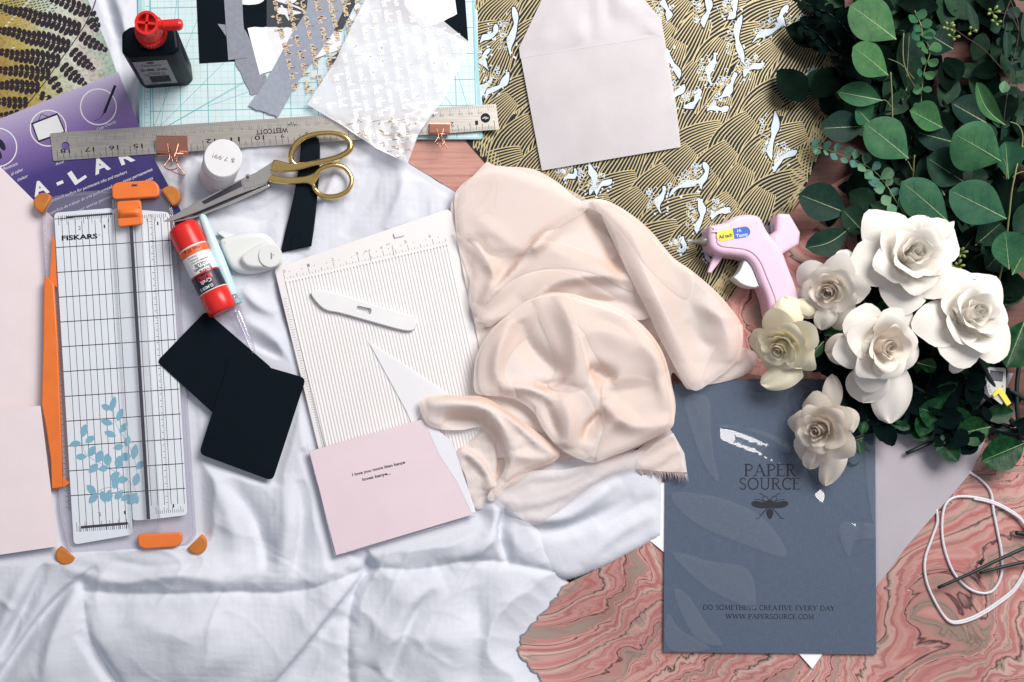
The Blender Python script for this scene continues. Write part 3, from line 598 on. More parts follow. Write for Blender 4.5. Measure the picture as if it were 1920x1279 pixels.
    # settle an oversized cloth over the padding for natural wrinkles
    cs = 12; cx_, cy_ = np.meshgrid(np.arange(-150, 1200, cs, dtype=float), np.arange(-150, 1440, cs, dtype=float)); hh_, ww_ = cx_.shape; ii = np.arange(hh_ * ww_).reshape(hh_, ww_); gi = np.clip(((cy_ + 150) / st).astype(int), 0, Z.shape[0] - 1); gj = np.clip(((cx_ + 150) / st).astype(int), 0, Z.shape[1] - 1); zc_ = Z[gi, gj]
    p, q, r_, s_ = ii[:-1, :-1].ravel(), ii[:-1, 1:].ravel(), ii[1:, 1:].ravel(), ii[1:, :-1].ravel(); tf = np.concatenate([np.stack([p, q, r_], 1), np.stack([p, r_, s_], 1)])
    bx_, by_, bz_ = buckle(cx_.ravel(), cy_.ravel(), zc_.ravel(), tf, [0], .08, lambda a, b: 6 * vnoise(a, b, 260, 2), iters=110, bend=1.6, wave=110, seed=2, lo=-20, pull=.02)
    dz = (bz_ - zc_.ravel()).reshape(hh_, ww_)
    for _ in range(5): dz = (np.roll(dz, 1, 0) + 2 * dz + np.roll(dz, -1, 0)) / 4; dz = (np.roll(dz, 1, 1) + 2 * dz + np.roll(dz, -1, 1)) / 4
    fx = (X + 150) / cs; fy = (Y + 150) / cs; x0_ = np.clip(np.floor(fx).astype(int), 0, ww_ - 2); y0_ = np.clip(np.floor(fy).astype(int), 0, hh_ - 2); tx = np.clip(fx - x0_, 0, 1); ty = np.clip(fy - y0_, 0, 1); tx = tx * tx * (3 - 2 * tx); ty = ty * ty * (3 - 2 * ty)
    Z += 1.35 * ((dz[y0_, x0_] * (1 - tx) + dz[y0_, x0_ + 1] * tx) * (1 - ty) + (dz[y0_ + 1, x0_] * (1 - tx) + dz[y0_ + 1, x0_ + 1] * tx) * ty)
    Z = np.maximum(Z, 1.0)
    for poly, h in FLAT:
        Dp, _, _ = pdist(X, Y, list(poly) + [poly[0]]); ins = inside(X, Y, poly); d = np.where(ins, 0, Dp)
        lim = h + (d / 6.0) ** 1.5; Z = np.where(Z > lim, lim, Z)
    Dm, _, _ = pdist(X, Y, MARB_O + [MARB_O[0]]); Dm = np.where(inside(X, Y, MARB_O), 0, Dm); Z = np.minimum(Z, marb_h(X, Y, 0) - 1.2 + (Dm / 10) ** 1.5)
    e = np.clip(D / 26, 0, 1); Z = (Z - .6) * np.sqrt(1 - (1 - e) ** 2) + .6
    return Z
mb = MB(8)
X0, X1, Y0, Y1, st = -150, 1185, -150, 1430, 3.4
gx, gy = np.meshgrid(np.arange(X0, X1, st), np.arange(Y0, Y1, st))
Dd, _, _ = pdist(gx, gy, D_OUT + [D_OUT[0]]); ins = inside(gx, gy, D_OUT); Zd = duvet_h(gx, gy, Dd)
idx = -np.ones(gx.shape, int); ok = ins; idx[ok] = np.arange(ok.sum())
a, b, c, d = idx[:-1, :-1], idx[:-1, 1:], idx[1:, 1:], idx[1:, :-1]; q = (a >= 0) & (b >= 0) & (c >= 0) & (d >= 0)
vx = NX + ((gx - 960) * S - NX) * mb.fz; vy = NY + (-(gy - 639.5) * S - NY) * mb.fz
mb.add([tuple(t) for t in np.stack([vx[ok], vy[ok], Zd[ok] * .001], 1).tolist()], np.stack([a[q], b[q], c[q], d[q]], 1)[:, ::-1].tolist(), 'duvet', True)
# the folded-over lobe on the right
lobe = spline([(905, 900), (1000, 870), (1120, 840), (1245, 850, 1), (1243, 1005, 1), (1180, 1042), (1120, 1072), (1060, 1090), (1010, 1068), (968, 1020), (935, 950)], True, 7)
def lobe_h(X, Y, D):
    F = lambda *a, **k: fold(X, Y, *a, **k)
    Z = 13 + 5 * np.exp(-(((X - 1040) / 70) ** 2 + ((Y - 1020) / 55) ** 2)) + 2.5 * vnoise(X, Y, 60, 0) + 1.2 * vnoise(X, Y, 25, 2)
    Z += F([(940, 950), (985, 970), (1060, 965), (1160, 900)], 9, 14, 18) + F([(960, 985), (1010, 990), (1080, 985), (1190, 930)], -7, 12) + F([(1090, 1060), (1140, 1010), (1230, 960)], 4, 12) + F([(1120, 990), (1180, 960), (1235, 930)], -4, 7, 14)
    Z -= 7 * np.clip((X - 1120) / 120, 0, 1)
    e = np.clip(D / 22, 0, 1); return (Z - 1) * np.sqrt(1 - (1 - e) ** 2) + 1
sheet(mb, lobe, 5, lobe_h, 'duvet')
mb.build('duvet', label='crumpled white cotton duvet with stitched seams spread under the craft tools', cat='duvet')

# ------------------------------------------------------------------ sheets lying on the floor at the right
mb = MB(0); sheet(mb, [(2100, 1400), (2100, 760), (1700, 760), (1480, 640), (1380, 660), (1200, 960), (1150, 1050)] + edge2 + [(1040, 1400)], 14, marb_h, 'marble')
o = mb.build('marbled_paper', None, 'large red and pink marbled paper with a torn edge under the cord and folder', 'marbled paper')
md = MB(0); md.ribbon(edge2, [rr.uniform(1.2, 3.5) for _ in edge2], lambda x, y: float(marb_h(np.array([x]), np.array([y]), 0)[0]) + .35, M['greyink']); md.build('torn_edge', o)
mb = MB(0); mb.prism([(1395, 700), (1330, 560), (1480, 470), (1560, 400), (1760, 470), (1640, 740)], .9, 1.4, 'marble2')
mb.build('marbled_paper', None, 'pale pink marbled paper peeking out between the glue gun handle and the roses', 'marbled paper')
mb = MB(0); mb.prism([(1300, 610), (1500, 380), (1640, 300), (1680, 420), (1500, 560), (1440, 720), (1380, 740)], .3, .7, 'woodpaper')
mb.build('wood_grain_sheet', None, 'reddish wood grain sheet under the pink glue gun handle', 'patterned paper')
# wood grain sheet beside the ruler
mb = MB(2); mb.prism([(740, 240), (860, 190), (1000, 300), (940, 310), (865, 366), (768, 307)], 2.0, 2.6, 'woodpaper')
mb.build('wood_grain_sheet', None, 'small reddish wood grain sheet under the right end of the ruler and copper clip', 'patterned paper')

# ------------------------------------------------------------------ black and gold wave paper
WP = [(885, -70), (1580, -70), (1582, 190), (1545, 270), (1500, 372), (1420, 500), (1360, 566), (1300, 640), (1100, 500), (940, 340), (872, 262)]
mb = MB(3); mb.prism(WP, 3.0, 3.4, 'wavebase'); wave = mb.build('wave_paper', None, 'black paper printed with flowing gold waves and white sea foam', 'patterned paper')
gold = MB(3); r = random.Random(11)
blades = []
row = 0; y = -60
while y < 680:
    x = 840 + (row % 2) * 41
    while x < 1640:
        blades.append((x + r.uniform(-7, 7), y + r.uniform(-6, 6))); x += 82
    y += 46; row += 1
def clip_in(x, y): return bool(inside(np.array([x]), np.array([y]), WP)[0])
zc = 3.45; wi = 0
for (x, y) in blades:
    if not (clip_in(x, y) or clip_in(x - 10, y + 60) or clip_in(x + 40, y - 20) or clip_in(x - 40, y + 30)): continue
    typ = (int(x / 150 + y / 130 + 2 * math.sin(x * .013 + y * .02))) % 3
    if typ == 0: sp = [(x - 18, y + 96), (x - 14, y + 48), (x + 2, y + 6), (x + 42, y - 34)]
    elif typ == 1: sp = [(x - 58, y + 66), (x - 34, y + 30), (x + 6, y + 0), (x + 62, y - 22)]
    else: sp = [(x - 32, y + 92), (x - 24, y + 48), (x - 2, y + 8), (x + 26, y - 44)]
    sp = spline(sp, False, 4); n = len(sp); wd = r.uniform(29, 35); wi += 1; z = zc + wi * .0022
    nrm = []
    for i in range(n):
        a = sp[max(0, i - 1)]; b = sp[min(n - 1, i + 1)]; L = math.hypot(b[0] - a[0], b[1] - a[1]); nrm.append((-(b[1] - a[1]) / L, (b[0] - a[0]) / L))
    prof = [.5 + .5 * math.sin(math.pi * (.04 + .92 * i / (n - 1))) for i in range(n)]
    A = [(sp[i][0] + nrm[i][0] * wd * prof[i], sp[i][1] + nrm[i][1] * wd * prof[i]) for i in range(n)]; B = [(sp[i][0] - nrm[i][0] * wd * prof[i], sp[i][1] - nrm[i][1] * wd * prof[i]) for i in range(n)]
    ina = inside(np.array([q[0] for q in A]), np.array([q[1] for q in A]), WP); inb = inside(np.array([q[0] for q in B]), np.array([q[1] for q in B]), WP)
    vs = [gold.p(*q, z) for q in A] + [gold.p(*q, z) for q in B]; gold.add(vs, [(i, i + 1, n + i + 1, n + i) for i in range(n - 1) if ina[i] and ina[i + 1] and inb[i] and inb[i + 1]], 'wavebase')
    K = 5
    for k in range(-K, K + 1):
        o = wd * k / K; pl_ = [(sp[i][0] + nrm[i][0] * o * prof[i] * .97, sp[i][1] + nrm[i][1] * o * prof[i] * .97) for i in range(n)]
        ok_ = inside(np.array([q[0] for q in pl_]), np.array([q[1] for q in pl_]), WP); run = []; w_ = r.uniform(1.9, 2.25)
        for q, g_ in zip(pl_ + [None], list(ok_) + [False]):
            if g_: run.append(q)
            else:
                if len(run) > 1: gold.ribbon(run, w_, z + .0012, 'gold_ink')
                run = []
gold.build('gold_wave_print', wave)
fo = MB(3); zf = zc + wi * .0022 + .02
def foam(cx, cy, L, ang, curl=1):
    global zf
    zf += .004; ux, uy = math.cos(ang), math.sin(ang); nx, ny = -uy, ux; n = 12; a, b = [], []
    for i in range(n + 1):
        t = i / n; w = 7.5 * math.sin(math.pi * min(1, t * .9 + .08)) ** .7 * (1 + .45 * math.sin(t * 11 + cx)); q = 6 * math.sin(t * 5 + cy)
        a.append((cx + ux * L * (t - .5) + nx * (q + w), cy + uy * L * (t - .5) + ny * (q + w))); b.append((cx + ux * L * (t - .5) + nx * (q - w * .6), cy + uy * L * (t - .5) + ny * (q - w * .6)))
    ol = spline(a[::2] + b[::-2], True, 3); blk = off_poly(ol, -2)
    if not all(clip_in(*p) for p in blk): return
    fo.prism(blk, zf - .02, zf, 'wavebase', side=False); fo.prism(ol, zf, zf + .01, 'foam', side=False)
    for i in range(13):
        t = r.uniform(-.5, .6); s = r.uniform(-13, 15); R = r.uniform(1.0, 2.6); fo.prism(ell(cx + ux * L * t + nx * s, cy + uy * L * t + ny * s, R, n=9), zf + .011, zf + .013 + i * .0004, 'foam', side=False)
    if curl:
        for i in range(11):
            t = r.uniform(-.45, .35); s = r.uniform(10, 26); X, Y = cx + ux * L * t + nx * s, cy + uy * L * t + ny * s; R = r.uniform(2.2, 3.6)
            if clip_in(X, Y): a0 = r.uniform(0, 6.3); fo.ribbon([(X + R * math.cos(a0 + k * .8), Y + R * math.sin(a0 + k * .8)) for k in range(7)], 1.3, zf + .03 + i * .0004, 'foam')
        for i in range(6):
            t = -.3 + i * .11; X, Y = cx + ux * L * t + nx * 16, cy + uy * L * t + ny * 16; fo.ribbon([(X + 10 * math.cos(q), Y + 7 * math.sin(q)) for q in np.linspace(.2, 2.9, 8)], 1.3, zf + .025, 'gold_ink')
V = 1.57
for f in [(962, 60, 90, V, 1), (918, 66, 46, 2.2, 0), (912, 112, 40, V, 1), (935, 160, 60, 2.3, 1), (908, 175, 60, 1.9, 0), (1250, 20, 40, V, 1), (1262, 120, 60, 1.3, 1), (1268, 180, 50, 2.0, 1), (1325, 22, 60, V, 1), (1335, 130, 60, V, 1), (1365, 165, 60, 2.3, 1), (1388, 75, 90, V, 1),
          (1300, 190, 46, 2.5, 1), (1345, 205, 40, 2.8, 1), (1440, 60, 70, 2.4, 1), (1470, 30, 40, V, 0), (1450, 255, 90, V, 1), (1470, 300, 56, 2.3, 1), (1530, 150, 36, 2.6, 1), (1412, 130, 46, 2.4, 1), (1110, 335, 60, V, 1), (1130, 350, 40, 2.2, 1), (1240, 375, 50, V, 1), (1285, 350, 70, 2.6, 1), (1320, 330, 50, V, 1),
          (1312, 405, 66, V, 1), (1330, 470, 50, V, 0), (1350, 400, 40, 2.4, 1), (1375, 20, 40, 2.2, 1), (1510, 55, 40, 2.2, 1), (1535, 300, 30, 2.4, 0), (1280, 460, 30, 2.0, 1), (1070, 330, 30, 2.2, 1), (1210, 55, 36, 2.3, 0)]: foam(*f)
fo.build('sea_foam_print', wave)

# ------------------------------------------------------------------ fern print (top left)
mb = MB(7); mb.prism([(-80, -80), (150, -80), (165, 0), (205, 95), (222, 145), (0, 225), (-80, 250)], 6.9, 7.4, 'fern'); fern = mb.build('botanical_print', None, 'glossy print of dark fern leaves on a yellow and green ground at the corner', 'art print')
fp = MB(7); fp.ribbon(spline([(180, 0), (172, 22), (150, 62), (110, 118), (80, 160), (45, 204)], False, 4), 1.8, 7.5, 'fernink')
q = 0
def frond(x, y, ang, L, w):
    global q
    ux, uy = math.cos(ang), math.sin(ang); nx, ny = -uy, ux; n = int(L / 9.3)
    for i in range(n):
        t = (i + .6) / n; W = w * (1 - t ** 1.7 * .75) * (.75 + .25 * min(1, i / 2))
        for sg in (-1, 1):
            q += 1; cx, cy = x + ux * L * t + nx * sg * W * .52, y + uy * L * t + ny * sg * W * .52 + 1.5 * math.sin(i); fp.prism(ell(cx, cy, W * .60, 4.7, 12, math.atan2(ny * sg + uy * .35, nx * sg + ux * .35)), 7.5, 7.5 + q * .0006, 'fernink', side=False)
    fp.ribbon([(x, y), (x + ux * L * .9, y + uy * L * .9)], 1.8, 7.5, 'fernink')
for f in [(170, 24, 3.5, 90, 15), (152, 56, 3.42, 160, 17), (132, 88, 3.38, 150, 17), (114, 115, 3.28, 125, 17), (96, 140, 3.24, 110, 15), (76, 164, 3.2, 95, 14), (54, 192, 3.14, 70, 13), (38, 212, 3.05, 40, 9),
          (166, 36, .9, 28, 11), (150, 66, .55, 60, 13), (134, 94, .75, 60, 14), (116, 122, .72, 62, 14), (95, 145, .95, 34, 14), (72, 178, .25, 26, 12), (172, 20, 1.1, 34, 8)]: frond(*f)
fp.build('fern_silhouette', fern)
wv = MB(7)
for i in range(22):
    for k in range(16):
        x = -4 + k * 7 + i * 1.5; y = 8 + i * 4.6 - k * 1.4
        if x < 60 + 45 * math.sin(i * .3) and y < 100: wv.ribbon([(x, y), (x + 4.8, y - 1.8)], 2.0, 7.45, ('teal_print_dark' if y < 30 else 'ochre') if (i + k) % 9 else 'foam')
wv.build('woven_texture_print', fern)
cp = MB(7); cp.text('Carol Watson', (152, 147), (187, 130), 5, 7.9, 'white', .2); cp.build('lettering', fern)

# ------------------------------------------------------------------ purple film pad cover
padz = 9.2
mb = MB(8); mb.prism(spline([(222, 136, 1), (243, 190), (262, 238), (285, 290), (318, 352), (350, 418, 1), (352, 470, 1), (90, 480, 1), (-60, 350, 1), (-60, 247, 1)], True, 3), 7.6, padz, 'pad', bev=.3)
pad = thing('film_pad', 'purple gradient pad cover with big white letters under the steel ruler', 'film pad', 222, 136, 7.6)
mb.build('cover', pad)
wb = MB(8); zt = padz + .06
for (x, y, R) in ((91, 241, 33.5), (185, 201, 33.5), (-4, 277, 36)): wb.ribbon(ell(x, y, R, n=40), 2.2, zt, 'white', True)
wb.prism([(63, 233), (109, 216), (121, 247), (73, 264)], zt - .02, zt + .02, 'white', side=False)
wb.ribbon([(60, 233), (108, 214), (122, 248), (73, 266)], 4, zt + .03, 'navy', True); wb.ribbon([(72, 229), (78, 214), (91, 220)], 1.4, zt + .01, 'navy')
wb.tube([(216, 161, padz + .5), (196, 212, padz + .4), (187, 224, padz + .1)], [.5, .5, .05], 'navy', 6); wb.ribbon([(216.5, 161), (196, 212)], 5, zt + .01, 'ink'); wb.ribbon([(187, 224), (178, 227)], 1, zt, 'navy')
for (x, y) in ((4, 272), (-3, 288)): wb.prism(ell(x, y, 5.5, 12, 14, -.5), zt, zt + .02, 'navy', side=False)
wb.text('Cuts Cleanly', (183, 246), (219, 230), 5.5, zt, 'white', .25); wb.text('Resistant', (8, 320), (35, 309), 6, zt, 'white', .25); wb.text('al calor', (22, 330), (45, 320), 6, zt, 'white', .25); wb.text('chaleur', (34, 341), (54, 332), 6, zt, 'white', .25); wb.text('Acid', (105, 311), (121, 305), 4.5, zt, 'white', .25)
def L(ch, a, b, h): wb.text(ch, a, b, h, zt + .01, 'white', 0, .035)
L('A', (65, 369), (94, 360), 26); wb.ribbon([(107, 346), (119, 341)], 6, zt, 'white'); L('L', (141, 347), (163, 332), 26); L('A', (179, 328), (208, 316), 27); L('R', (228, 310), (254, 300), 26)
wb.text('film artwork surface for permanent inks and markers', (86, 384), (239, 325), 6, zt, 'white', .25); wb.text('superficie de trabajo de arte para marcadores y tintas permanentes', (92, 404), (287, 320), 6, zt, 'white', .25); wb.text('surface pour encres permanentes et crayons feutres', (120, 410), (288, 336), 6, zt, 'white', .25)
wb.build('lettering', pad)

# ------------------------------------------------------------------ blush papers at the left edge
mb = MB(8.5); mb.prism([(-90, 240), (0, 312), (62, 374), (112, 420), (140, 905), (-90, 905)], 8.6, 9.5, 'pinkpaper'); mb.build('blush_paper', None, 'large blush paper under the trimmer reaching past the left edge', 'paper')
mb = MB(21); mb.prism([(-90, 768), (0, 768), (76, 761), (109, 1024), (0, 1040), (-90, 1052)], 21, 22, 'pinkpaper'); mb.build('blush_card', None, 'smaller blush card resting on the lower orange arm of the trimmer', 'card')

# ------------------------------------------------------------------ cutting mat
mt = thing('cutting_mat', 'mint green self healing cutting mat with a teal grid under ruler and scraps', 'cutting mat', 600, 100, 4.8)
mb = MB(5); mb.prism(roundpoly([(258, -60), (886, -60), (903, 225), (905, 262), (262, 262)], 6), 4.8, 6.6, 'matrim', bev=.3); mb.prism([(267, -60), (882, -60), (897, 258), (268, 258)], 6.6, 6.68, 'mat'); mb.build('mat_body', mt)
gr = MB(5); zg = 6.72
def gl(a, b, w, m, k=0): gr.ribbon([a, b], w, zg + k, m)
for i in range(0, 48): x = 281 + i * 12.9; gl((x, -60), (x + 8, 258), .7 if i % 4 else 1.5, 'matlight' if i % 4 else 'matline', .002 if i % 4 == 0 else 0)
for i in range(0, 24): y = -36 + i * 12.1; gl((281, y + 4), (889, y - 8), .7 if i % 4 else 1.5, 'matlight' if i % 4 else 'matline', .003 if i % 4 == 0 else .001)
for a, b in (((282, 256), (410, -60)), ((282, 256), (520, 20)), ((282, 256), (620, 60)), ((282, 256), (470, 150)), ((300, 256), (340, -60)), ((890, 250), (800, -60)), ((890, 250), (700, 20)), ((390, 200), (560, 140))): gl(a, b, .9, 'matline', .005)
gl((281, -60), (283, 258), 1.8, 'matline', .006); gl((884, -60), (893, 250), 1.6, 'matline', .006); gl((270, -60), (272, 256), .8, 'matline', .004)
for i in range(20): gl((273, -30 + i * 14.5), (280, -30.4 + i * 14.5), .9, 'matline')
for i, t in enumerate('5432'): gr.text(t, (272, 66 + 44 * i), (277, 66 + 44 * i), 5, zg, 'matline')
gr.build('grid_print', mt)

# ------------------------------------------------------------------ papers on the mat
def one(name, label, cat, zr, f, group=None):
    m = MB(zr); f(m); return m.build(name, None, label, cat, group)
one('black_paper', 'black rectangular paper with straight lower edge on the mat beside the bottle', 'paper', 7, lambda m: m.prism([(366, -60), (470, -60), (474, 113), (374, 119)], 6.85, 7.25, 'black'))
one('black_paper', 'black paper scrap lying under the white brush strokes and gold script film', 'paper', 7, lambda m: m.prism([(452, -60), (700, -60), (640, 60), (598, 112), (560, 88), (520, 50), (456, 52)], 6.85, 7.2, 'black'))
one('black_paper', 'black paper corner showing beyond the right tip of the script film', 'paper', 7, lambda m: m.prism([(700, -60), (868, -60), (878, 80), (820, 50), (720, 40)], 6.85, 7.2, 'black'))
one('torn_black_paper', 'small black paper scrap under the left corner of the script film', 'paper', 7, lambda m: m.prism([(616, 112), (640, 95), (632, 124), (618, 127)], 7.3, 7.5, 'black'))
def jag(a, b, n, amp, seed=1):
    r = random.Random(seed); return [(a[0] + (b[0] - a[0]) * i / n + r.uniform(-amp, amp), a[1] + (b[1] - a[1]) * i / n + r.uniform(-amp, amp)) for i in range(n + 1)]
one('grey_strip', 'slim frayed grey cloth strip running under the white scrap', 'cloth strip', 7.4, lambda m: m.prism([(408, 45), (455, 50), (462, 60), (500, 145)] + jag((497, 170), (474, 178), 3, 1) + jag((470, 176), (440, 115), 9, 1.2) + [(432, 80)], 7.5, 7.7, 'tape'), 'grey cloth strips on the mat')
one('grey_strip', 'straight upright grey cloth strip over the black paper', 'cloth strip', 8, lambda m: m.prism([(416, -60), (452, -60), (456, 40), (464, 108), (428, 113)], 8.0, 8.25, 'tape'), 'grey cloth strips on the mat')
one('white_scrap', 'torn white paper scrap tucked beneath the diagonal grey strip', 'paper scrap', 8, lambda m: m.prism([(464, 53)] + jag((470, 51), (545, 52), 10, 1) + [(640, 60), (640, 92), (585, 112), (492, 138), (487, 141)], 7.8, 8.1, 'whitepaper'))
one('white_scrap', 'white torn paper at the top edge above the script film', 'paper scrap', 8, lambda m: m.prism([(758, -60), (845, -60), (857, 26)] + jag((850, 30), (818, 46), 5, 1) + [(790, 52), (758, 10)], 7.5, 7.8, 'whitepaper'))
cut = thing('brush_stroke_cutouts', 'white brush stroke shapes cut out and scattered on the black paper', 'paper cutouts', 540, 15, 7.3)
for k_, pg in enumerate(([(450, -6), (492, -2), (491, 4), (480, 8), (462, 9), (448, 6)], [(505, -6), (556, -8), (552, 5), (538, 6), (520, 2)], [(519, 20), (524, 14), (545, 18), (566, 24), (545, 28), (524, 26)], [(655, 30), (668, 26), (690, 34), (680, 42), (660, 38)], [(664, 14), (671, 5), (678, 14), (671, 23)])):
    m = MB(7.4); m.prism(spline(pg, True, 4), 7.3, 7.45 + k_ * .01, 'whitepaper')
    if k_ == 1: m.ribbon(spline([(520, 1), (548, 10), (566, 18), (572, 26)], False, 4), 3.5, 7.5, 'whitepaper')
    if k_ == 2: m.ribbon([(527, 10), (538, 30), (543, 38)], 4, 7.53, 'whitepaper')
    m.build('brush_stroke', cut)
one('grey_strip', 'broad diagonal blue grey cloth strip under the gold script film', 'cloth strip', 9, lambda m: m.prism([(582, -60), (680, -60), (624, 62), (590, 110), (560, 150), (520, 222)] + jag((518, 218), (472, 202), 9, 1.3, 4) + [(466, 198), (500, 150), (548, 62), (575, 20)], 8.4, 8.65, 'tape2'), 'grey cloth strips on the mat')
f1 = thing('script_film', 'clear film with gold handwriting over the broad diagonal grey strip', 'printed film', 580, 80, 9)
mb = MB(9); q1 = [(500, -40), (700, -60), (712, 30), (610, 150), (575, 205), (538, 190), (517, 100), (500, 60)]; mb.prism(q1, 8.9, 8.95, 'acetate2', side=False); mb.build('film', f1)
mb = MB(9); script_fill(mb, [(495, -20), (720, -60), (720, 30), (615, 160), (560, 195), (500, 60)], 1.35, 7.5, 25, 1.5, 9.02, 'goldscript', 5); mb.build('handwriting', f1)
f2 = thing('script_film', 'square clear film covered in white and gold handwriting lying on the ruler', 'printed film', 730, 150, 12)
ZC = lambda x, y: 13.0 + 2.5 * math.exp(-((y - 250) / 40) ** 2) * math.sin(x * .05) ** 2
mb = MB(12); out2 = [(576, 197), (630, 112), (662, 45), (700, -30), (745, -30), (884, 83), (830, 190), (786, 250), (764, 308), (705, 280), (640, 235)]
def film_h(X, Y, D):
    low = np.clip((Y - 195) / 60, 0, 1); return 13 + 5 * low * np.abs(vnoise(X, Y, 22, 1)) * 2 + 1.2 * vnoise(X, Y, 60, 0) + 3 * np.clip((Y - 240) / 70, 0, 1)
sheet(mb, out2, 5, film_h, 'acetate'); mb.build('film', f2)
mb = MB(12); fh = lambda x, y: float(film_h(np.array([x]), np.array([y]), 0)[0]) + .12
sf = MB(12); ins2 = off_poly(out2, 3); script_fill(sf, [p for p in ins2], 1.38, 7.8, 23, 2.0, 13.9, 'whitescript', 8)
sf.v = [(v[0], v[1], fh((v[0] - NX) / sf.fz / S + NX / S + 960, -((v[1] - NY) / sf.fz / S + NY / S) + 639.5) * .001) for v in sf.v]; sf.build('handwriting', f2)
gf = MB(12); r = random.Random(5)
for k in range(60):
    x = r.uniform(640, 800); y = r.uniform(225, 296)
    if bool(inside(np.array([x]), np.array([y]), ins2)[0]): a = r.uniform(0, 6.3); gf.tube([(x + r.uniform(-9, 9), y + r.uniform(-5, 5), fh(x, y) + .3) for _ in range(4)], .3, 'goldscript', 4)
gf.build('creased_gold_script', f2)

# ------------------------------------------------------------------ steel ruler
ru = thing('steel_ruler', 'long steel ruler with a round hole near its left end', 'ruler', 516, 252, 9.4)
A0, A1, A2, A3 = (94, 250), (930, 195), (936, 243), (100, 302)
rz = 10.5
def Rl(u, v):   # u inches from left 0..18, v 0 top .. 1 bottom
    t = u / 18.1; x = (A0[0] * (1 - t) + A1[0] * t) * (1 - v) + (A3[0] * (1 - t) + A2[0] * t) * v; y = (A0[1] * (1 - t) + A1[1] * t) * (1 - v) + (A3[1] * (1 - t) + A2[1] * t) * v; return (x, y)
mb = MB(10); pl = roundpoly([A0, A1, A2, A3], 3); hole = ell(123, 274, 7.8, n=20)
# plate with a real hole
tess = tessellate_polygon([[Vector((x, -y, 0)) for x, y in pl], [Vector((x, -y, 0)) for x, y in hole]]); allp = pl + hole
mb.add([mb.p(x, y, rz) for x, y in allp], [tuple(t) for t in tess], 'steel')
for ringp in (pl, hole): n = len(ringp); mb.add([mb.p(x, y, zz) for zz in (rz, 9.4) for x, y in ringp], [(i, (i + 1) % n, n + (i + 1) % n, n + i) for i in range(n)], 'steel')
mb.build('blade', ru)
tk = MB(10); z = rz + .05
for i in range(0, 18 * 16 + 1):
    u = .2 + i / 16 * .985; l = .34 if i % 16 == 0 else (.26 if i % 8 == 0 else (.2 if i % 4 == 0 else .13)); a = Rl(u, .985); b = Rl(u, .985 - l); tk.ribbon([a, b], .85, z, 'ink' if i % 4 == 0 else 'greyink')
for i in range(0, 457, 2):
    u = .3 + i / 25.4 * .985; l = .24 if i % 10 == 0 else .13; tk.ribbon([Rl(u, .015), Rl(u, .015 + l)], .7, z, 'greyink')
for n_ in range(1, 19):
    u = .42 + (18 - n_) * .985
    if 2 < n_ < 7 : continue
    tk.text(str(n_), Rl(u + (.30 if n_ > 9 else .12), .60), Rl(u - (.08 if n_ > 9 else .0), .60), 8.5, z, 'ink', 0, .01) if n_ != 13 else None
for n_ in range(1, 45):
    u = .3 + n_ * 10 / 25.4 * .985 ; a, b = Rl(u - .07, .36), Rl(u + (.12 if n_ > 9 else .0), .36)
    if n_ < 30 or n_ > 38: tk.text(str(n_), a, b, 5, z, 'greyink')
tk.text('STAINLESS STEEL', Rl(2.35, .44), Rl(1.0, .44), 6.5, z, 'greyink'); tk.text('cm', Rl(.2, .3), Rl(.34, .3), 3.5, z, 'greyink')
tk.text('WESTCOTT', Rl(9.6, .38), Rl(8.3, .38), 9.5, z, 'ink', 0, .02)
c = Rl(17.6, .52); tk.prism(ell(c[0], c[1], 9, n=26), z, z + .03, 'ink', side=False)
for (bx, by, s_, mm) in ((c[0], c[1], .55, 'white'), (*Rl(9.8, .27), .85, 'ink')): tk.ribbon([(bx - 10 * s_, by + 1), (bx - 5 * s_, by), (bx - 3 * s_, by - 5 * s_), (bx, by + 5 * s_), (bx + 2 * s_, by - 5 * s_), (bx + 5 * s_, by + 4 * s_), (bx + 6 * s_, by), (bx + 10 * s_, by)], 1.5, z + .05, mm)
tk.build('scale_print', ru)

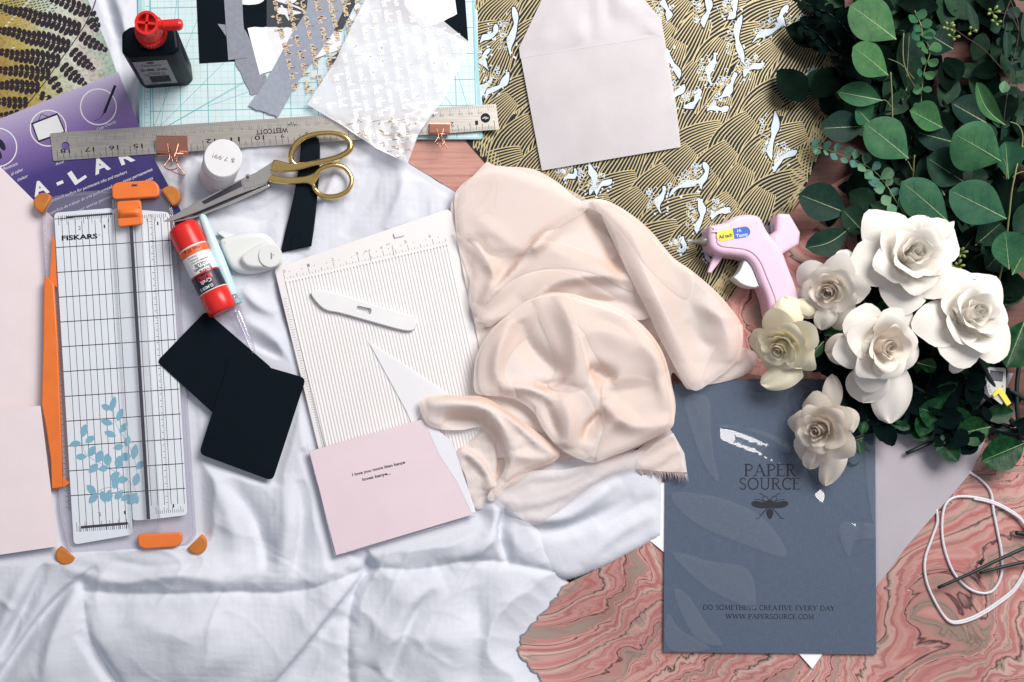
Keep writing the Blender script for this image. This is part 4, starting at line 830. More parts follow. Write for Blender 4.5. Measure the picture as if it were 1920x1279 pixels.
# ------------------------------------------------------------------ copper binder clips
def binder(px, py, w, z0, label, body):
    t = thing('binder_clip', label, 'binder clip', px, py, z0, 'copper binder clips on the ruler'); k = w / 58
    m = MB(z0); G = lambda x, y: (px + x * k, py + y * k)
    prof = [(-18, 0.6), (-19, 1.1), (-18.2, 1.6), (-16, 1.2), (8, 6.5), (13, 7.0), (15, 5.5), (15, -1), (13, -2.5), (8, -2), (-16, .1)]
    if body == 'dark': prof = [(-19, 5.0), (-19.5, 6.2), (-18, 7.0), (-15, 6.6), (8, 1.6), (15, .9), (15.5, .2), (15, -.6), (8, -.8), (-16, 1.0)]
    else: prof = [(-18, 3.4), (-19, 4.4), (-18, 5.0), (-15, 5.2), (8, 5.2), (13, 4.6), (15, 3.5), (15, -1), (13, -2), (8, -1.5), (-16, 1.1)]
    n = len(prof); vs = []
    for sx in (-29, 29): vs += [m.p(*G(sx, y), z0 + zz * k) for y, zz in prof]
    m.add(vs, [(i, (i + 1) % n, n + (i + 1) % n, n + i) for i in range(n)] + [tuple(range(n)), tuple(range(n, 2 * n))], 'copper')
    m.tube([(*G(-29, -18), z0 + 1.2), (*G(29, -18), z0 + 1.2)], .75 * k, 'copper', 8); m.tube([(*G(-29, 14), z0 + 6.2 * k), (*G(29, 14), z0 + 6.2 * k)], .9 * k, 'copper', 8); m.build('clip_body', t)
    h = MB(z0); pts = spline([(-11, -19), (-7, 6), (-4, 22), (-13, 38), (-4, 46), (8, 44), (13, 36), (5, 22), (9, 6), (14, -19)], False, 5)
    h.tube([(*G(x, y), z0 + (1.5 + (y + 19) * .13) * k + .6) for x, y in pts], .62 * k, 'copper', 8); h.build('wire_handle', t)
    h = MB(z0); pts = spline([(-3, 16), (0, 28), (-6, 38), (4, 47), (22, 52), (18, 44), (8, 30), (8, 16)], False, 5)
    h.tube([(*G(x, y), z0 + .6) for x, y in pts], .5 * k, 'copper', 8); h.build('wire_handle', t)
binder(324, 277, 58, 10.6, 'copper binder clip with a dark lit face, left of the white jar on the ruler', 'dark')
binder(824, 244, 38, 10.6, 'smaller bright copper binder clip near the right end of the ruler', 'light')

# ------------------------------------------------------------------ black bottle with a red cap
bt = thing('glue_bottle', 'black plastic bottle with a red twist cap and grey label on the mat', 'bottle', 305, 120, 6.8)
mb = MB(7); Bz = 6.9; hh = 98
base = roundpoly([(276, 112), (344, 106), (358, 118), (362, 150), (352, 160), (274, 166), (262, 156), (262, 122)], 4, 3)
mb.prism(base, Bz, Bz + hh, 'blackgloss', bev=4, steps=3); mb.build('bottle_body', bt)
mb = MB(7); f = [(285, 116), (340, 112), (344, 128), (330, 150), (292, 152)]
mb.prism(roundpoly(f, 6), Bz + hh, Bz + hh + 7, 'blackgloss', bev=3, steps=2); mb.build('shoulder', bt)
# label on the front face
lb = MB(7); fy0, fy1 = 165.0, 161.2
def LBp(u, v): x = 276 + u * 60; return lb.p(x, 165.6 - (x - 274) * .076 + .9, Bz + 12 + v * 72)
lb.add([LBp(0, 0), LBp(1, 0), LBp(1, 1), LBp(0, 1)], [(0, 1, 2, 3)], basic('grey_label', (.30, .31, .33), .5))
def on_label(t, u0, u1, v, hgt, shear=0):
    vs, fs = text_geo(t, shear, .01); xs = [q[0] for q in vs]; x0, x1 = min(xs), max(xs); o = []
    for q in vs: p = LBp(u0 + (q[0] - x0) / (x1 - x0) * (u1 - u0), v + q[1] / .73 * hgt); o.append((p[0], p[1] - .00025, p[2]))
    lb.add(o, fs, 'ink')
on_label('Tombow', .18, .8, .80, .06, .2); on_label('SUMI INK', .12, .9, .60, .09); on_label('liquid for art', .3, .78, .5, .04); on_label('net 12 fl oz', .15, .8, .42, .05); on_label('MADE IN JAPAN', .2, .8, .02, .03)
for k in range(8): a = [LBp(.25, .1 + k * .035), LBp(.85, .1 + k * .035), LBp(.85, .12 + k * .035), LBp(.25, .12 + k * .035)]; lb.add([(p[0], p[1] - .00025, p[2]) for p in a], [(0, 1, 2, 3)], 'ink')
ec = [LBp(.5 + .12 * math.cos(t), .93 + .03 * math.sin(t)) for t in np.linspace(0, 6.0, 12)]; lb.add([(p[0], p[1] - .00025, p[2]) for p in ec], [tuple(range(12))], 'ink')
lb.build('label', bt)
cz = Bz + hh + 7; cap = MB(7); cc = (316, 128)
def cyl(m, cx, cy, r0, r1, z0, z1, mm, n=28, top=True, ribs=0):
    a = []; b = []
    for k in range(n):
        t = 2 * math.pi * k / n; q = 1 - (.05 if ribs and k % 2 else 0); a.append(m.p(cx + r0 * q * math.cos(t), cy + r0 * q * math.sin(t), z0)); b.append(m.p(cx + r1 * q * math.cos(t), cy + r1 * q * math.sin(t), z1))
    m.add(a + b, [(i, (i + 1) % n, n + (i + 1) % n, n + i) for i in range(n)], mm, not ribs)
    if top: m.add(b, [tuple(range(n))], mm)
cyl(cap, *cc, 27, 27, cz - 2, cz + 8, 'red', 56, True, 1); cyl(cap, *cc, 24, 20, cz + 8, cz + 20, 'red')
# spoked ring on top
top = cz + 27
cyl(cap, cc[0], cc[1], 20, 20, cz + 20, top, 'red', 28, False); cyl(cap, cc[0], cc[1], 15.5, 15.5, cz + 20, top, 'red', 28, False)
rg = [[cap.p(cc[0] + R * math.cos(2 * math.pi * k / 28), cc[1] + R * math.sin(2 * math.pi * k / 28), top) for k in range(29)] for R in (15.5, 20)]; cap.surf(rg, 'red')
for a in (.1, .1 + math.pi / 2):
    c_, s_ = math.cos(a), math.sin(a); pts = [(-16, -2), (16, -2), (16, 2), (-16, 2)]; cap.prism([(cc[0] + x * c_ - y * s_, cc[1] + x * s_ + y * c_) for x, y in pts], cz + 20, top - .6, 'red')
cap.build('twist_cap', bt)
nz = MB(7)
n = 18; rings = []
for x, r_ in ((18, 5.5), (24, 6.5), (25, 8), (52, 8.4), (56, 7), (58, 4)):
    rings.append([nz.p(cc[0] + x, cc[1] - x * .05, 0)[:2] + ((cz + 18) * .001,) for _ in range(1)] * 0 + [tuple(np.array(nz.p(cc[0] + x, cc[1] - x * .05, cz + 18)) + np.array([0, math.cos(2 * math.pi * k / n) * r_ * (.94 if k % 2 and 24 < x < 57 else 1) * S * 1.15, math.sin(2 * math.pi * k / n) * r_ * S * 1.15])) for k in range(n + 1)])
nz.surf(rings, 'red', False); nz.add(rings[-1][:-1], [tuple(range(n))], 'red'); nz.build('spout', bt)

# ------------------------------------------------------------------ white jar
jr = thing('plastic_jar', 'small round white jar with a ribbed screw lid below the ruler', 'jar', 408, 330, 6.8)
def lean(m, cx, cy, prof, mm, lx, ly, n=40, rib=None):
    """lathe leaning by (lx, ly) px per mm"""
    rings = []
    for (r_, z_) in prof: rings.append([m.p(cx + lx * z_ + r_ * math.cos(2 * math.pi * k / n) * (1 - (rib if rib and k % 2 else 0)), cy + ly * z_ + r_ * math.sin(2 * math.pi * k / n) * (1 - (rib if rib and k % 2 else 0)), 6.8 + z_) for k in range(n + 1)])
    m.surf(rings, mm, not rib); m.add(rings[-1][:-1], [tuple(range(n))], mm)
M['jarbody'] = basic('cloudy_jar_plastic', (.66, .65, .66), .3)
mb = MB(7); lean(mb, 407, 331, [(28, 0), (32, 1), (34, 4), (34.5, 24), (32, 30), (30, 33)], 'jarbody', .45, -.38); mb.build('jar_body', jr)
mb = MB(7); lean(mb, 407, 331, [(34, 33), (35.2, 33.5), (35.2, 41)], 'white', .45, -.38, 90, .02); lean(mb, 407, 331, [(35.2, 41), (34.6, 42.2), (33.2, 42.8)], 'white', .45, -.38, 40); lid = mb.build('lid', jr)
mb = MB(7); mb.v = []; cxl, cyl_ = 407 + .45 * 42.8, 331 - .38 * 42.8
mb.text('$ 7.99!', (cxl + 22, cyl_ + 2), (cxl - 18, cyl_ - 8), 8, 6.8 + 42.95, 'greyink'); mb.build('stamped_text', lid)

# ------------------------------------------------------------------ scissors
sc = thing('scissors', 'dressmaking scissors with polished gold handles and steel blades', 'scissors', 470, 340, 12)
mb = MB(16); mb.prism([(306, 416), (360, 384), (440, 342), (493, 318), (510, 330), (500, 345), (440, 368), (365, 400), (322, 416)], 15.5, 17.8, 'chrome', bev=.5)
mb.prism([(378, 379), (452, 339), (455, 350), (384, 384)], 17.8, 17.86, 'slot', side=False); mb.build('blade', sc)
mb = MB(14); mb.prism([(316, 418), (370, 404), (440, 374), (505, 345), (505, 352), (440, 380), (366, 409), (330, 417)], 13.0, 15.3, 'chrome', bev=.4)
mb.prism([(360, 400), (505, 340), (508, 352), (365, 411)], 12.8, 13.5, 'slot', side=False); mb.build('blade', sc)
mb = MB(16); mb.prism([(455, 341), (490, 318), (515, 302), (509, 330), (498, 345), (458, 356)], 17.0, 18.6, 'chrome', bev=.5); cyl(mb, 465, 334, 6.5, 6, 18, 20, 'chrome'); cyl(mb, 465, 334, 3.2, 3, 20, 20.6, 'slot', 16); mb.build('pivot', sc)
def handle(ring, rw, shank, zc):
    m = MB(18); n = len(ring); m.tube([(x, y, zc + .4 * math.sin(i * .2)) for i, (x, y) in enumerate(ring)], rw, 'gold', 12, closed=True)
    m.prism(shank, zc - 2.4, zc + 2.2, 'gold', bev=2, steps=4); m.build('handle', sc)
r1 = spline([(546, 300), (550, 280), (566, 262), (590, 253), (618, 250), (642, 255), (656, 268), (654, 284), (634, 296), (606, 303), (575, 308), (556, 310)], True, 5)
handle(r1, [2.4 + .9 * math.sin(i / len(r1) * 6.28 + 1.0) ** 2 for i in range(len(r1))], spline([(512, 303), (520, 301), (545, 307), (575, 304), (634, 292), (632, 300), (590, 312), (550, 322), (510, 322)], True, 4), 20)
r2 = spline([(586, 340), (592, 326), (606, 314), (626, 309), (646, 314), (658, 330), (658, 346), (648, 360), (628, 368), (606, 367), (592, 356)], True, 5)
handle(r2, [2.2 + .7 * math.sin(i / len(r2) * 6.28) ** 2 for i in range(len(r2))], spline([(506, 327), (530, 331), (560, 331), (583, 326), (602, 313), (600, 326), (590, 345), (592, 356), (578, 344), (545, 345), (505, 340)], True, 4), 16)
# black strap-like handle below the scissors
kn = thing('tool_handle', 'flat matte black tool handle passing under the gold scissor rings', 'tool handle', 560, 370, 9.7)
mb = MB(10); mb.prism(spline([(566, 264), (582, 255), (598, 262), (600, 300), (596, 360), (590, 420), (584, 462, 1), (526, 474, 1), (536, 430), (546, 390), (556, 340), (562, 300)], True, 4), 9.7, 12.0, 'blackgloss', bev=1.0, steps=3); mb.build('grip', kn)
mb = MB(10); mb.prism(spline([(548, 446), (562, 438), (570, 446), (566, 462), (546, 468)], True, 4), 12.0, 12.6, 'blackgloss', bev=.5); mb.build('button', kn)

# ------------------------------------------------------------------ paper trimmer
tr = thing('paper_trimmer', 'clear plastic paper trimmer with gridded white bed and orange arm', 'paper trimmer', 230, 700, 9.8)
T = lambda u, v: (101 + u * .998 + v * .0595, 399 - u * .0645 + v * .998)
TP = lambda l: [T(*q) for q in l]
mb = MB(11); baseo = TP([(2, -30), (60, -35), (200, -34), (222, -12), (228, 60), (231, 620), (214, 640), (18, 662), (-8, 640), (-22, 560), (-22, 18), (-16, -8)])
mb.prism(roundpoly(baseo, 8), 10, 16, 'trimclear', bev=1.2, steps=2); mb.tube([(*q, 15.6) for q in off_poly(roundpoly(baseo, 8), 5)], .5, 'trimclear', 6, closed=True); mb.build('base', tr)
bd = MB(17); bl = roundpoly(TP([(0, 0), (112, -2), (112, 612), (0, 624)]), 9); bd.prism(bl, 16.1, 17.2, 'board', bev=.3)
br = roundpoly(TP([(112.5, -2), (216, 13), (216, 582), (148, 586), (112.5, 586)]), 8); bd.prism(br, 16.1, 17.2, 'board', bev=.3); bed = bd.build('cutting_bed', tr)
gp = MB(17); z = 17.27
for i in range(9): u = 14 + i * 12.4; gp.ribbon([T(u, 18 if i % 2 else 8), T(u, 600)], .95, z, 'ink')
for i in range(6): u = 150 + i * 12.4; gp.ribbon([T(u, 22), T(u, 560)], .95, z, 'ink')
for j in range(12):
    v = 19 + j * 46.6
    if j == 0: gp.ribbon([T(0, v - 7), T(36, v - 7)], 1.4, z + .01, 'ink'); continue
    gp.ribbon([T(0, v), T(215, v)], 1.5, z + .01, 'ink')
for i in range(26):
    u = 8 + i * 3.9; gp.ribbon([T(u, 6), T(u, 16 if i % 4 else 24)], .8, z, 'ink'); gp.ribbon([T(u, 600), T(u, 590 if i % 4 else 582)], .8, z, 'ink')
    if i < 14: u = 158 + i * 3.9; gp.ribbon([T(u, 15), T(u, 22 if i % 4 else 28)], .8, z, 'ink'); gp.ribbon([T(u, 576), T(u, 570 if i % 4 else 564)], .8, z, 'ink')
gp.ribbon([T(22, 10), T(110, 9)], 3.5, z + .03, 'slot'); gp.ribbon([T(16, 592), T(104, 590)], 5, z + .03, 'slot')
gp.text('2', T(44, 35), T(49, 35), 7, z, 'ink'); gp.text('1', T(92, 35), T(94.5, 35), 7, z, 'ink'); gp.text('1', T(192, 36), T(194.5, 36), 7, z, 'ink'); gp.text('2', T(50, 573), T(55, 573), 7, z, 'ink'); gp.text('1', T(98, 573), T(100.5, 573), 7, z, 'ink'); gp.text('1', T(190, 566), T(192.5, 566), 7, z, 'ink')
bd2 = MB(17); bd2.prism(TP([(8, 40), (88, 40), (88, 58), (8, 58)]), z - .03, z + .02, 'board', side=False)
gp.text('FISKARS', T(12, 53), T(79, 53), 9, z + .06, 'ink', 0, .035); gp.text('o', T(81, 48), T(84, 48), 3, z + .06, 'ink')
for v in np.arange(2, 560, 3.0): gp.ribbon([T(184 - (v * .002), v + 14), T(184 - (3 if int(v / 3) % 4 else 6), v + 14)], .9, z + .02, 'ink'); 
for v in np.arange(140, 560, 2.6): gp.ribbon([T(-1.5, v), T(-6 if int(v / 2.6) % 4 else -10, v)], .7, 17.3, 'ink')
def dleaf(x, y, ang, L_, w):
    c_, s_ = math.cos(ang), math.sin(ang); pts = [(L_ * t, w * math.sin(math.pi * t) ** .8 * sg) for sg, ts in ((1, np.linspace(0, 1, 9)), (-1, np.linspace(1, 0, 9)[1:-1])) for t in ts]; gp.prism([(x + a * c_ - b * s_, y + a * s_ + b * c_) for a, b in pts], z, z + .035 + random.random() * .01, 'decal', side=False)
for st, lv in (([(154, 818), (160, 850), (190, 870), (240, 900), (262, 935)], [(154, 820, -1.3, 26, 7), (152, 830, 2.95, 22, 6), (160, 830, -.6, 22, 6), (163, 856, 3.1, 22, 6), (166, 856, -1.0, 24, 7), (182, 868, -1.2, 26, 8), (184, 870, 2.4, 24, 7), (202, 874, -1.6, 24, 8), (204, 876, 2.9, 20, 6), (222, 880, -1.5, 26, 8), (224, 885, 2.4, 24, 7), (240, 898, 3.0, 22, 7), (252, 912, -1.3, 26, 7), (258, 925, 2.5, 22, 6)]),
               ([(212, 740), (216, 790), (238, 830), (252, 860), (258, 900)], [(208, 772, -1.3, 30, 6), (208, 768, -2.7, 20, 6), (212, 795, 3.4, 24, 6), (220, 790, -1.2, 26, 6), (218, 818, 3.5, 24, 6), (224, 812, -.9, 26, 6), (232, 836, 2.9, 20, 6), (236, 838, -1.3, 22, 6), (246, 855, 3.0, 22, 8), (250, 862, -1.4, 30, 7), (256, 880, -.9, 20, 6)]),
               ([(168, 946), (186, 920), (220, 915), (262, 940)], [(180, 926, 3.9, 24, 7), (184, 924, 2.3, 26, 7), (190, 920, 1.2, 24, 7), (206, 918, 1.7, 24, 7), (214, 917, -1.4, 24, 7), (230, 920, 2.3, 22, 7), (244, 928, 2.6, 20, 6), (256, 938, 2.9, 20, 6), (250, 925, 1.2, 22, 6)])):
    gp.ribbon(spline(st, False, 4), .9, z, 'decal')
    for l in lv: dleaf(*l)
gp.build('grid_and_leaf_print', bed)
rl = MB(19); rl.prism(TP([(110, -18), (165, -18), (165, 606), (110, 606)]), 18, 22, 'railclear', bev=1)
for u in (113, 161): rl.tube([(*T(u, -16), 22), (*T(u, 604), 22)], .45, 'railclear', 6)
rl.build('rail', tr)
sl = MB(22); sl.ribbon([T(143, 20), T(143, 585)], 6.5, 22.3, 'slot'); sl.build('blade_slot', tr)
cg = MB(22); cg.prism(roundpoly(TP([(120, -12), (165, -12), (166, 34), (120, 36)]), 6), 22.4, 27, 'orange', bev=1.2, steps=3)
n = 10; g = [[cg.p(*T(122 + 42 * i / n, 2 + 18 * j / 6), 27 + 4.5 * math.sin(math.pi * j / 6) * math.sin(math.pi * min(1, max(0, i / n))) ** .4) for i in range(n + 1)] for j in range(7)]; cg.surf(g, 'orange'); cg.build('blade_carriage', tr)
lt = MB(20); lt.prism(roundpoly(TP([(112, -42), (122, -48), (190, -48), (200, -38), (200, -16), (112, -16)]), 8), 17, 24, 'orange', bev=1.5, steps=3); lt.prism(TP([(150, -42), (160, -42), (160, -38), (150, -38)]), 24, 24.1, 'slot'); lt.build('end_latch', tr)
lt = MB(20); lt.prism(roundpoly(TP([(120, 612), (205, 614), (203, 632), (192, 640), (132, 640), (122, 634)]), 7), 15, 22, 'orange', bev=1.5, steps=3); lt.build('end_latch', tr)
# four half-round feet
for (x, y, a) in ((82, 381, 2.5), (322, 368, -.75 + 1.57 - .2), (123, 1043, -2.5 + 4.2), (371, 1023, .75)):
    pass
def foot(cx, cy, nrm, R=19):
    m = MB(15); a0 = nrm; pts = [(cx + R * math.cos(a0 + t), cy + R * math.sin(a0 + t)) for t in np.linspace(-1.95, 1.95, 18)]; m.prism(pts, 10, 20, 'orangedark', bev=1.2, steps=3); m.prism(off_poly(pts, 3), 20.0, 20.3, 'orangedark'); m.build('foot', tr)
foot(84, 382, math.radians(205)); foot(320, 369, math.radians(-35)); foot(125, 1040, math.radians(125)); foot(370, 1020, math.radians(45))
ar = MB(19); ar.prism([(83, 523), (90, 520), (101, 534), (108, 640), (113, 780), (118, 913), (97, 917), (95, 860), (86, 800), (78, 758), (81, 640)], 15, 20, 'orange', bev=1, steps=2)
ar.prism([(97, 440), (102, 450), (106, 540), (100, 533), (92, 521), (95, 480)], 15, 17, 'orange'); ar.prism([(117, 895), (130, 906), (118, 914), (99, 918)], 15, 18, 'orange'); ar.build('swing_arm', tr)

# ------------------------------------------------------------------ glue stick
gs = thing('glue_stick', 'red capped glue stick with white and navy label beside the trimmer', 'glue stick', 380, 510, 9.8)
ax0, ax1 = (346, 432), (421, 588); gl_ = math.hypot(ax1[0] - ax0[0], ax1[1] - ax0[1]); gu = ((ax1[0] - ax0[0]) / gl_, (ax1[1] - ax0[1]) / gl_)
def lathe_h(m, a, b, prof, zc, mm, n=28, arc0=0, arc1=2 * math.pi, cap=True):
    """lathe about a horizontal axis a->b px; prof = [(t, radius px)]"""
    L_ = math.hypot(b[0] - a[0], b[1] - a[1]); ux, uy = (b[0] - a[0]) / L_, (b[1] - a[1]) / L_; rings = []
    for t, r_ in prof: rings.append([m.p(a[0] + ux * t * L_ - uy * r_ * math.cos(q), a[1] + uy * t * L_ + ux * r_ * math.cos(q), zc + r_ * .55 * m.fz * math.sin(q)) for q in np.linspace(arc0, arc1, n + 1)])
    m.surf(rings, mm)
    if cap: m.add(rings[0][:-1], [tuple(range(n))[::-1]], mm); m.add(rings[-1][:-1], [tuple(range(n))], mm)
R_ = 29.5; zc_ = 9.8 + R_ * .55
m = MB(18); lathe_h(m, ax0, ax1, [(-.04, 24), (-.02, 27.5), (.0, 29), (.22, 29.5)], zc_, 'red'); m.build('cap', gs)
m = MB(18); lathe_h(m, ax0, ax1, [(.222, R_ * .93), (.225, R_ * .95), (.74, R_ * .95), (.745, R_ * .93)], zc_, 'white')
lathe_h(m, ax0, ax1, [(.24, R_ * .957), (.32, R_ * .957)], zc_, 'labelorange', cap=False); lathe_h(m, ax0, ax1, [(.53, R_ * .957), (.545, R_ * .957)], zc_, 'red', cap=False); lathe_h(m, ax0, ax1, [(.545, R_ * .957), (.735, R_ * .957)], zc_, 'navy', cap=False); lbl = m.build('label', gs)
def gtext(m, t, tpos, w0, w1, h, mm, off=.01):
    vs, fs = text_geo(t, 0, off); xs = [q[0] for q in vs]; x0, x1 = min(xs), max(xs); o = []
    for q in vs:
        s_ = w0 + (q[0] - x0) / (x1 - x0) * (w1 - w0); tt = tpos * gl_ - q[1] / .73 * h   # text reads upside down along the label
        th = math.acos(max(-1, min(1, s_ / (R_ * .965)))); o.append(m.p(ax0[0] + gu[0] * tt - gu[1] * -s_ * 1, ax0[1] + gu[1] * tt + gu[0] * -s_, zc_ + R_ * .965 * .55 * m.fz * math.sin(th) + .05))
    m.add(o, fs, mm)
m = MB(18)
def gt(t, tp, w0, w1, h, mm): gtext(m, t, tp, w0, w1, h, mm)
gt('Net 25 g', .255, 14, -16, -6, 'navy'); gt('Disappearing', .34, 2, -24 + 8, -3.5, 'greyink'); gt('Purple', .37, 2, -14, -3.5, 'greyink'); gt('washable non toxic', .40, 20, -14, -3.5, 'greyink'); gt('GLUE', .43, 12, -10, -6, 'navy'); gt('Strength', .475, 18, -14, -5.5, 'navy'); gt('Extra', .51, 18, -6, -5, 'navy')
gt('BOND', .57, 12, -16, -9, 'red'); gt('Craft', .62, 8, -14, -7, 'white'); gt("ELMER'S", .685, 6, -20, -6, 'white'); m.build('lettering', lbl)
m = MB(18); lathe_h(m, ax0, ax1, [(.745, 27.5), (.75, 28.5), (.97, 28), (.985, 26), (.99, 22)], zc_, 'red'); m.build('twist_base', gs)
# ------------------------------------------------------------------ water brush
wbp = thing('water_brush', 'pale aqua water brush pen with clear tip leaning beside the glue stick', 'brush pen', 420, 500, 12)
m = MB(20); lathe_h(m, (378, 402), (439, 566), [(0, 3), (.02, 6.5), (.06, 8), (.5, 12), (.88, 12.5), (.93, 10)], 20, 'aqua'); m.build('barrel', wbp)
m = MB(20); lathe_h(m, (436, 556), (447, 590), [(0, 9.5), (.35, 10), (.4, 8), (.9, 8)], 19, 'trimclear'); lathe_h(m, (441, 562), (444, 570), [(0, 9.7), (1, 9.7)], 19, 'decal'); m.build('valve_ring', wbp)
m = MB(19); lathe_h(m, (445, 584), (476, 662), [(0, 8), (.1, 9), (.75, 7), (1, 4)], 17.5, 'trimclear', n=16); m.build('tip_cover', wbp)
# ------------------------------------------------------------------ corner punch
pu = thing('corner_punch', 'pale sage squeeze punch with a round button beside the brush pen', 'paper punch', 470, 470, 9.8)
m = MB(14); m.prism(spline([(412, 455), (430, 443), (470, 436), (500, 440), (520, 460), (528, 480), (524, 498), (500, 508), (466, 514), (440, 508), (426, 492)], True, 5), 9.9, 19, 'punch', bev=6, steps=5); m.build('punch_body', pu)
m = MB(19); m.prism(spline([(453, 485), (460, 476), (490, 458), (512, 456), (528, 472), (528, 494), (508, 503), (472, 503), (458, 496)], True, 5), 19, 26, 'punch', bev=3, steps=4); m.build('lever', pu)
m = MB(25); cyl(m, 507, 480, 21.5, 21, 24, 27.5, 'punch', 40); m.build('button', pu)
m = MB(27); [m.ribbon([(507 + 7 * math.cos(t) + dx, 480 + 8 * math.sin(t)) for t in np.linspace(a0, a1, 9)], 1.4, 27.55, 'greyink') for dx, a0, a1 in ((-4, -.9, .9), (8, 2.4, 3.8))]; m.prism(ell(513, 478, 1.2, n=8), 27.5, 27.6, 'greyink', side=False); m.build('icon', pu)
m = MB(14); m.prism([(406, 436), (416, 432), (452, 446), (430, 452)], 10, 14, 'punch', bev=.6); m.build('metal_guide', pu)
# ------------------------------------------------------------------ black cards
one('black_card', 'upper black card with rounded corners overlapping the trimmer edge', 'card', 18, lambda m: m.prism(roundpoly([(386, 583), (512, 692), (414, 788), (294, 678)], 10), 17.6, 18.3, 'black', bev=.15), 'two black rounded cards')
one('black_card', 'lower black card lying over the other one beside the scoring board', 'card', 18.6, lambda m: m.prism(roundpoly([(432, 668), (574, 709), (511, 902), (373, 851)], 12), 18.5, 19.2, 'black', bev=.15), 'two black rounded cards')

# ------------------------------------------------------------------ scoring board and bone folder
sb = thing('scoring_board', 'ivory ribbed scoring board with a printed inch scale along its top', 'scoring board', 710, 620, 10.2)
BT = 14.2
U = lambda u, v: (514 + u * 326 + v * 76, 502 - u * 108 + v * 318)   # top-left corner, right edge, downward
def Bq(u, v):   # bilinear: TL(514,502) TR(840,394) BR(925,~730...) BL(598,845)
    a = (514 + (840 - 514) * u, 502 + (394 - 502) * u); b = (600 + (985 - 600) * u, 850 + (790 - 850 + 20) * u); v_ = v; return (a[0] * (1 - v_) + b[0] * v_, a[1] * (1 - v_) + b[1] * v_)
m = MB(12); m.prism(roundpoly([(514, 504), (838, 393), (846, 398), (905, 640), (960, 860), (598, 846)], 8), 10.3, BT, 'ivory', bev=.7, steps=3)
sbo = m.build('board_body', sb)
G0, G1, G2, G3 = (538, 528), (838, 458), (925, 850), (612, 862)
rb = MB(14); nr = 50
for i in range(nr + 1):
    t = i / nr; a = (G0[0] * (1 - t) + G1[0] * t, G0[1] * (1 - t) + G1[1] * t); b = (G3[0] * (1 - t) + G2[0] * t, G3[1] * (1 - t) + G2[1] * t)
    dx = (G1[0] - G0[0]) / nr * .32; dy = (G1[1] - G0[1]) / nr * .32; db = (G2[0] - G3[0]) / nr * .32
    vs = [rb.p(a[0] - dx, a[1] - dy, BT + .02), rb.p(a[0] - dx * .5, a[1] - dy * .5, BT + .55), rb.p(a[0] + dx * .5, a[1] + dy * .5, BT + .55), rb.p(a[0] + dx, a[1] + dy, BT + .02), rb.p(b[0] - db, b[1], BT + .02), rb.p(b[0] - db * .5, b[1], BT + .55), rb.p(b[0] + db * .5, b[1], BT + .55), rb.p(b[0] + db, b[1], BT + .02)]
    rb.add(vs, [(0, 1, 5, 4), (1, 2, 6, 5), (2, 3, 7, 6), (0, 1, 2, 3), (4, 5, 6, 7)], 'ivory')
    rb.blob(a[0], a[1] + 2, BT + .4, .9, 'ivory', 6)
rb.tube([(536, 526, BT + .2), (612, 850, BT + .2)], .9, 'ivory', 8); rb.build('ribs', sb)
kt = MB(14); z = BT + .06
for i in range(0, 53):
    t = i / 52; x = 534 + 302 * t; y = 524 - 70 * t; l = 11 if i % 8 == 0 else (7 if i % 4 == 0 else (4 if i % 2 == 0 else 2)); kt.ribbon([(x, y), (x - l * .23, y - l)], .9, z, 'greyink')
    if i % 4 == 2: kt.prism(ell(x - 3, y - 12, 1, n=6), z - .01, z + .01, 'greyink', side=False)
for i, ch in enumerate('0123456'):
    x = 531 + i * 45.5; y = 512 - i * 11.0; kt.text(ch, (x, y), (x + 4.5, y - 1), 6, z, 'greyink')
kt.text('A2', (682, 474), (695, 471), 3.5, z, 'greyink'); kt.text('A7', (724, 461), (732, 459), 3.5, z, 'greyink'); kt.ribbon([(692, 473), (696, 494)], 1, z, 'greyink'); kt.ribbon([(735, 460), (739, 481)], 1, z, 'greyink')
for i in range(60): t = i / 60; x = 541 + 76 * t; y = 560 + 290 * t; kt.ribbon([(x - 10, y + 1), (x - 10 + (7 if i % 4 == 0 else 4), y)], .7, z, 'greyink')
kt.build('scale_print', sbo)
m = MB(14); m.prism(roundpoly([(737, 438), (757, 433), (759, 442), (740, 447)], 2), BT, BT + 1.6, 'ivory', bev=.5, steps=2); m.build('tab', sb)
bf = MB(17); o = spline([(583, 552), (588, 546), (605, 545), (650, 556), (700, 572), (750, 586), (772, 592), (781, 602), (778, 616), (766, 621), (740, 616), (690, 602), (640, 588), (612, 582), (596, 570)], True, 4)
hol = roundpoly([(670, 573), (697, 579), (695, 590), (668, 584)], 3, 3)
def with_hole(m, o, h, z0, z1, mm, bev):
    top = off_poly(o, bev / .55); tess = tessellate_polygon([[Vector((x, -y, 0)) for x, y in top], [Vector((x, -y, 0)) for x, y in h]]); m.add([m.p(x, y, z1) for x, y in top + h], [tuple(t) for t in tess], mm, False)
    n = len(o); m.add([m.p(x, y, z0) for x, y in o] + [m.p(x, y, z1 - bev) for x, y in o] + [m.p(x, y, z1) for x, y in top], [(i, (i + 1) % n, n + (i + 1) % n, n + i) for i in range(n)] + [(n + i, n + (i + 1) % n, 2 * n + (i + 1) % n, 2 * n + i) for i in range(n)], mm, True)
    n = len(h); m.add([m.p(x, y, z1) for x, y in h] + [m.p(x, y, z0) for x, y in h], [(i, (i + 1) % n, n + (i + 1) % n, n + i) for i in range(n)], mm, False)
with_hole(bf, o, hol, 15.1, 18.6, 'white', .8); bf.build('bone_folder', None, 'white pointed bone folder with a small slot lying on the ribbed board', 'bone folder')
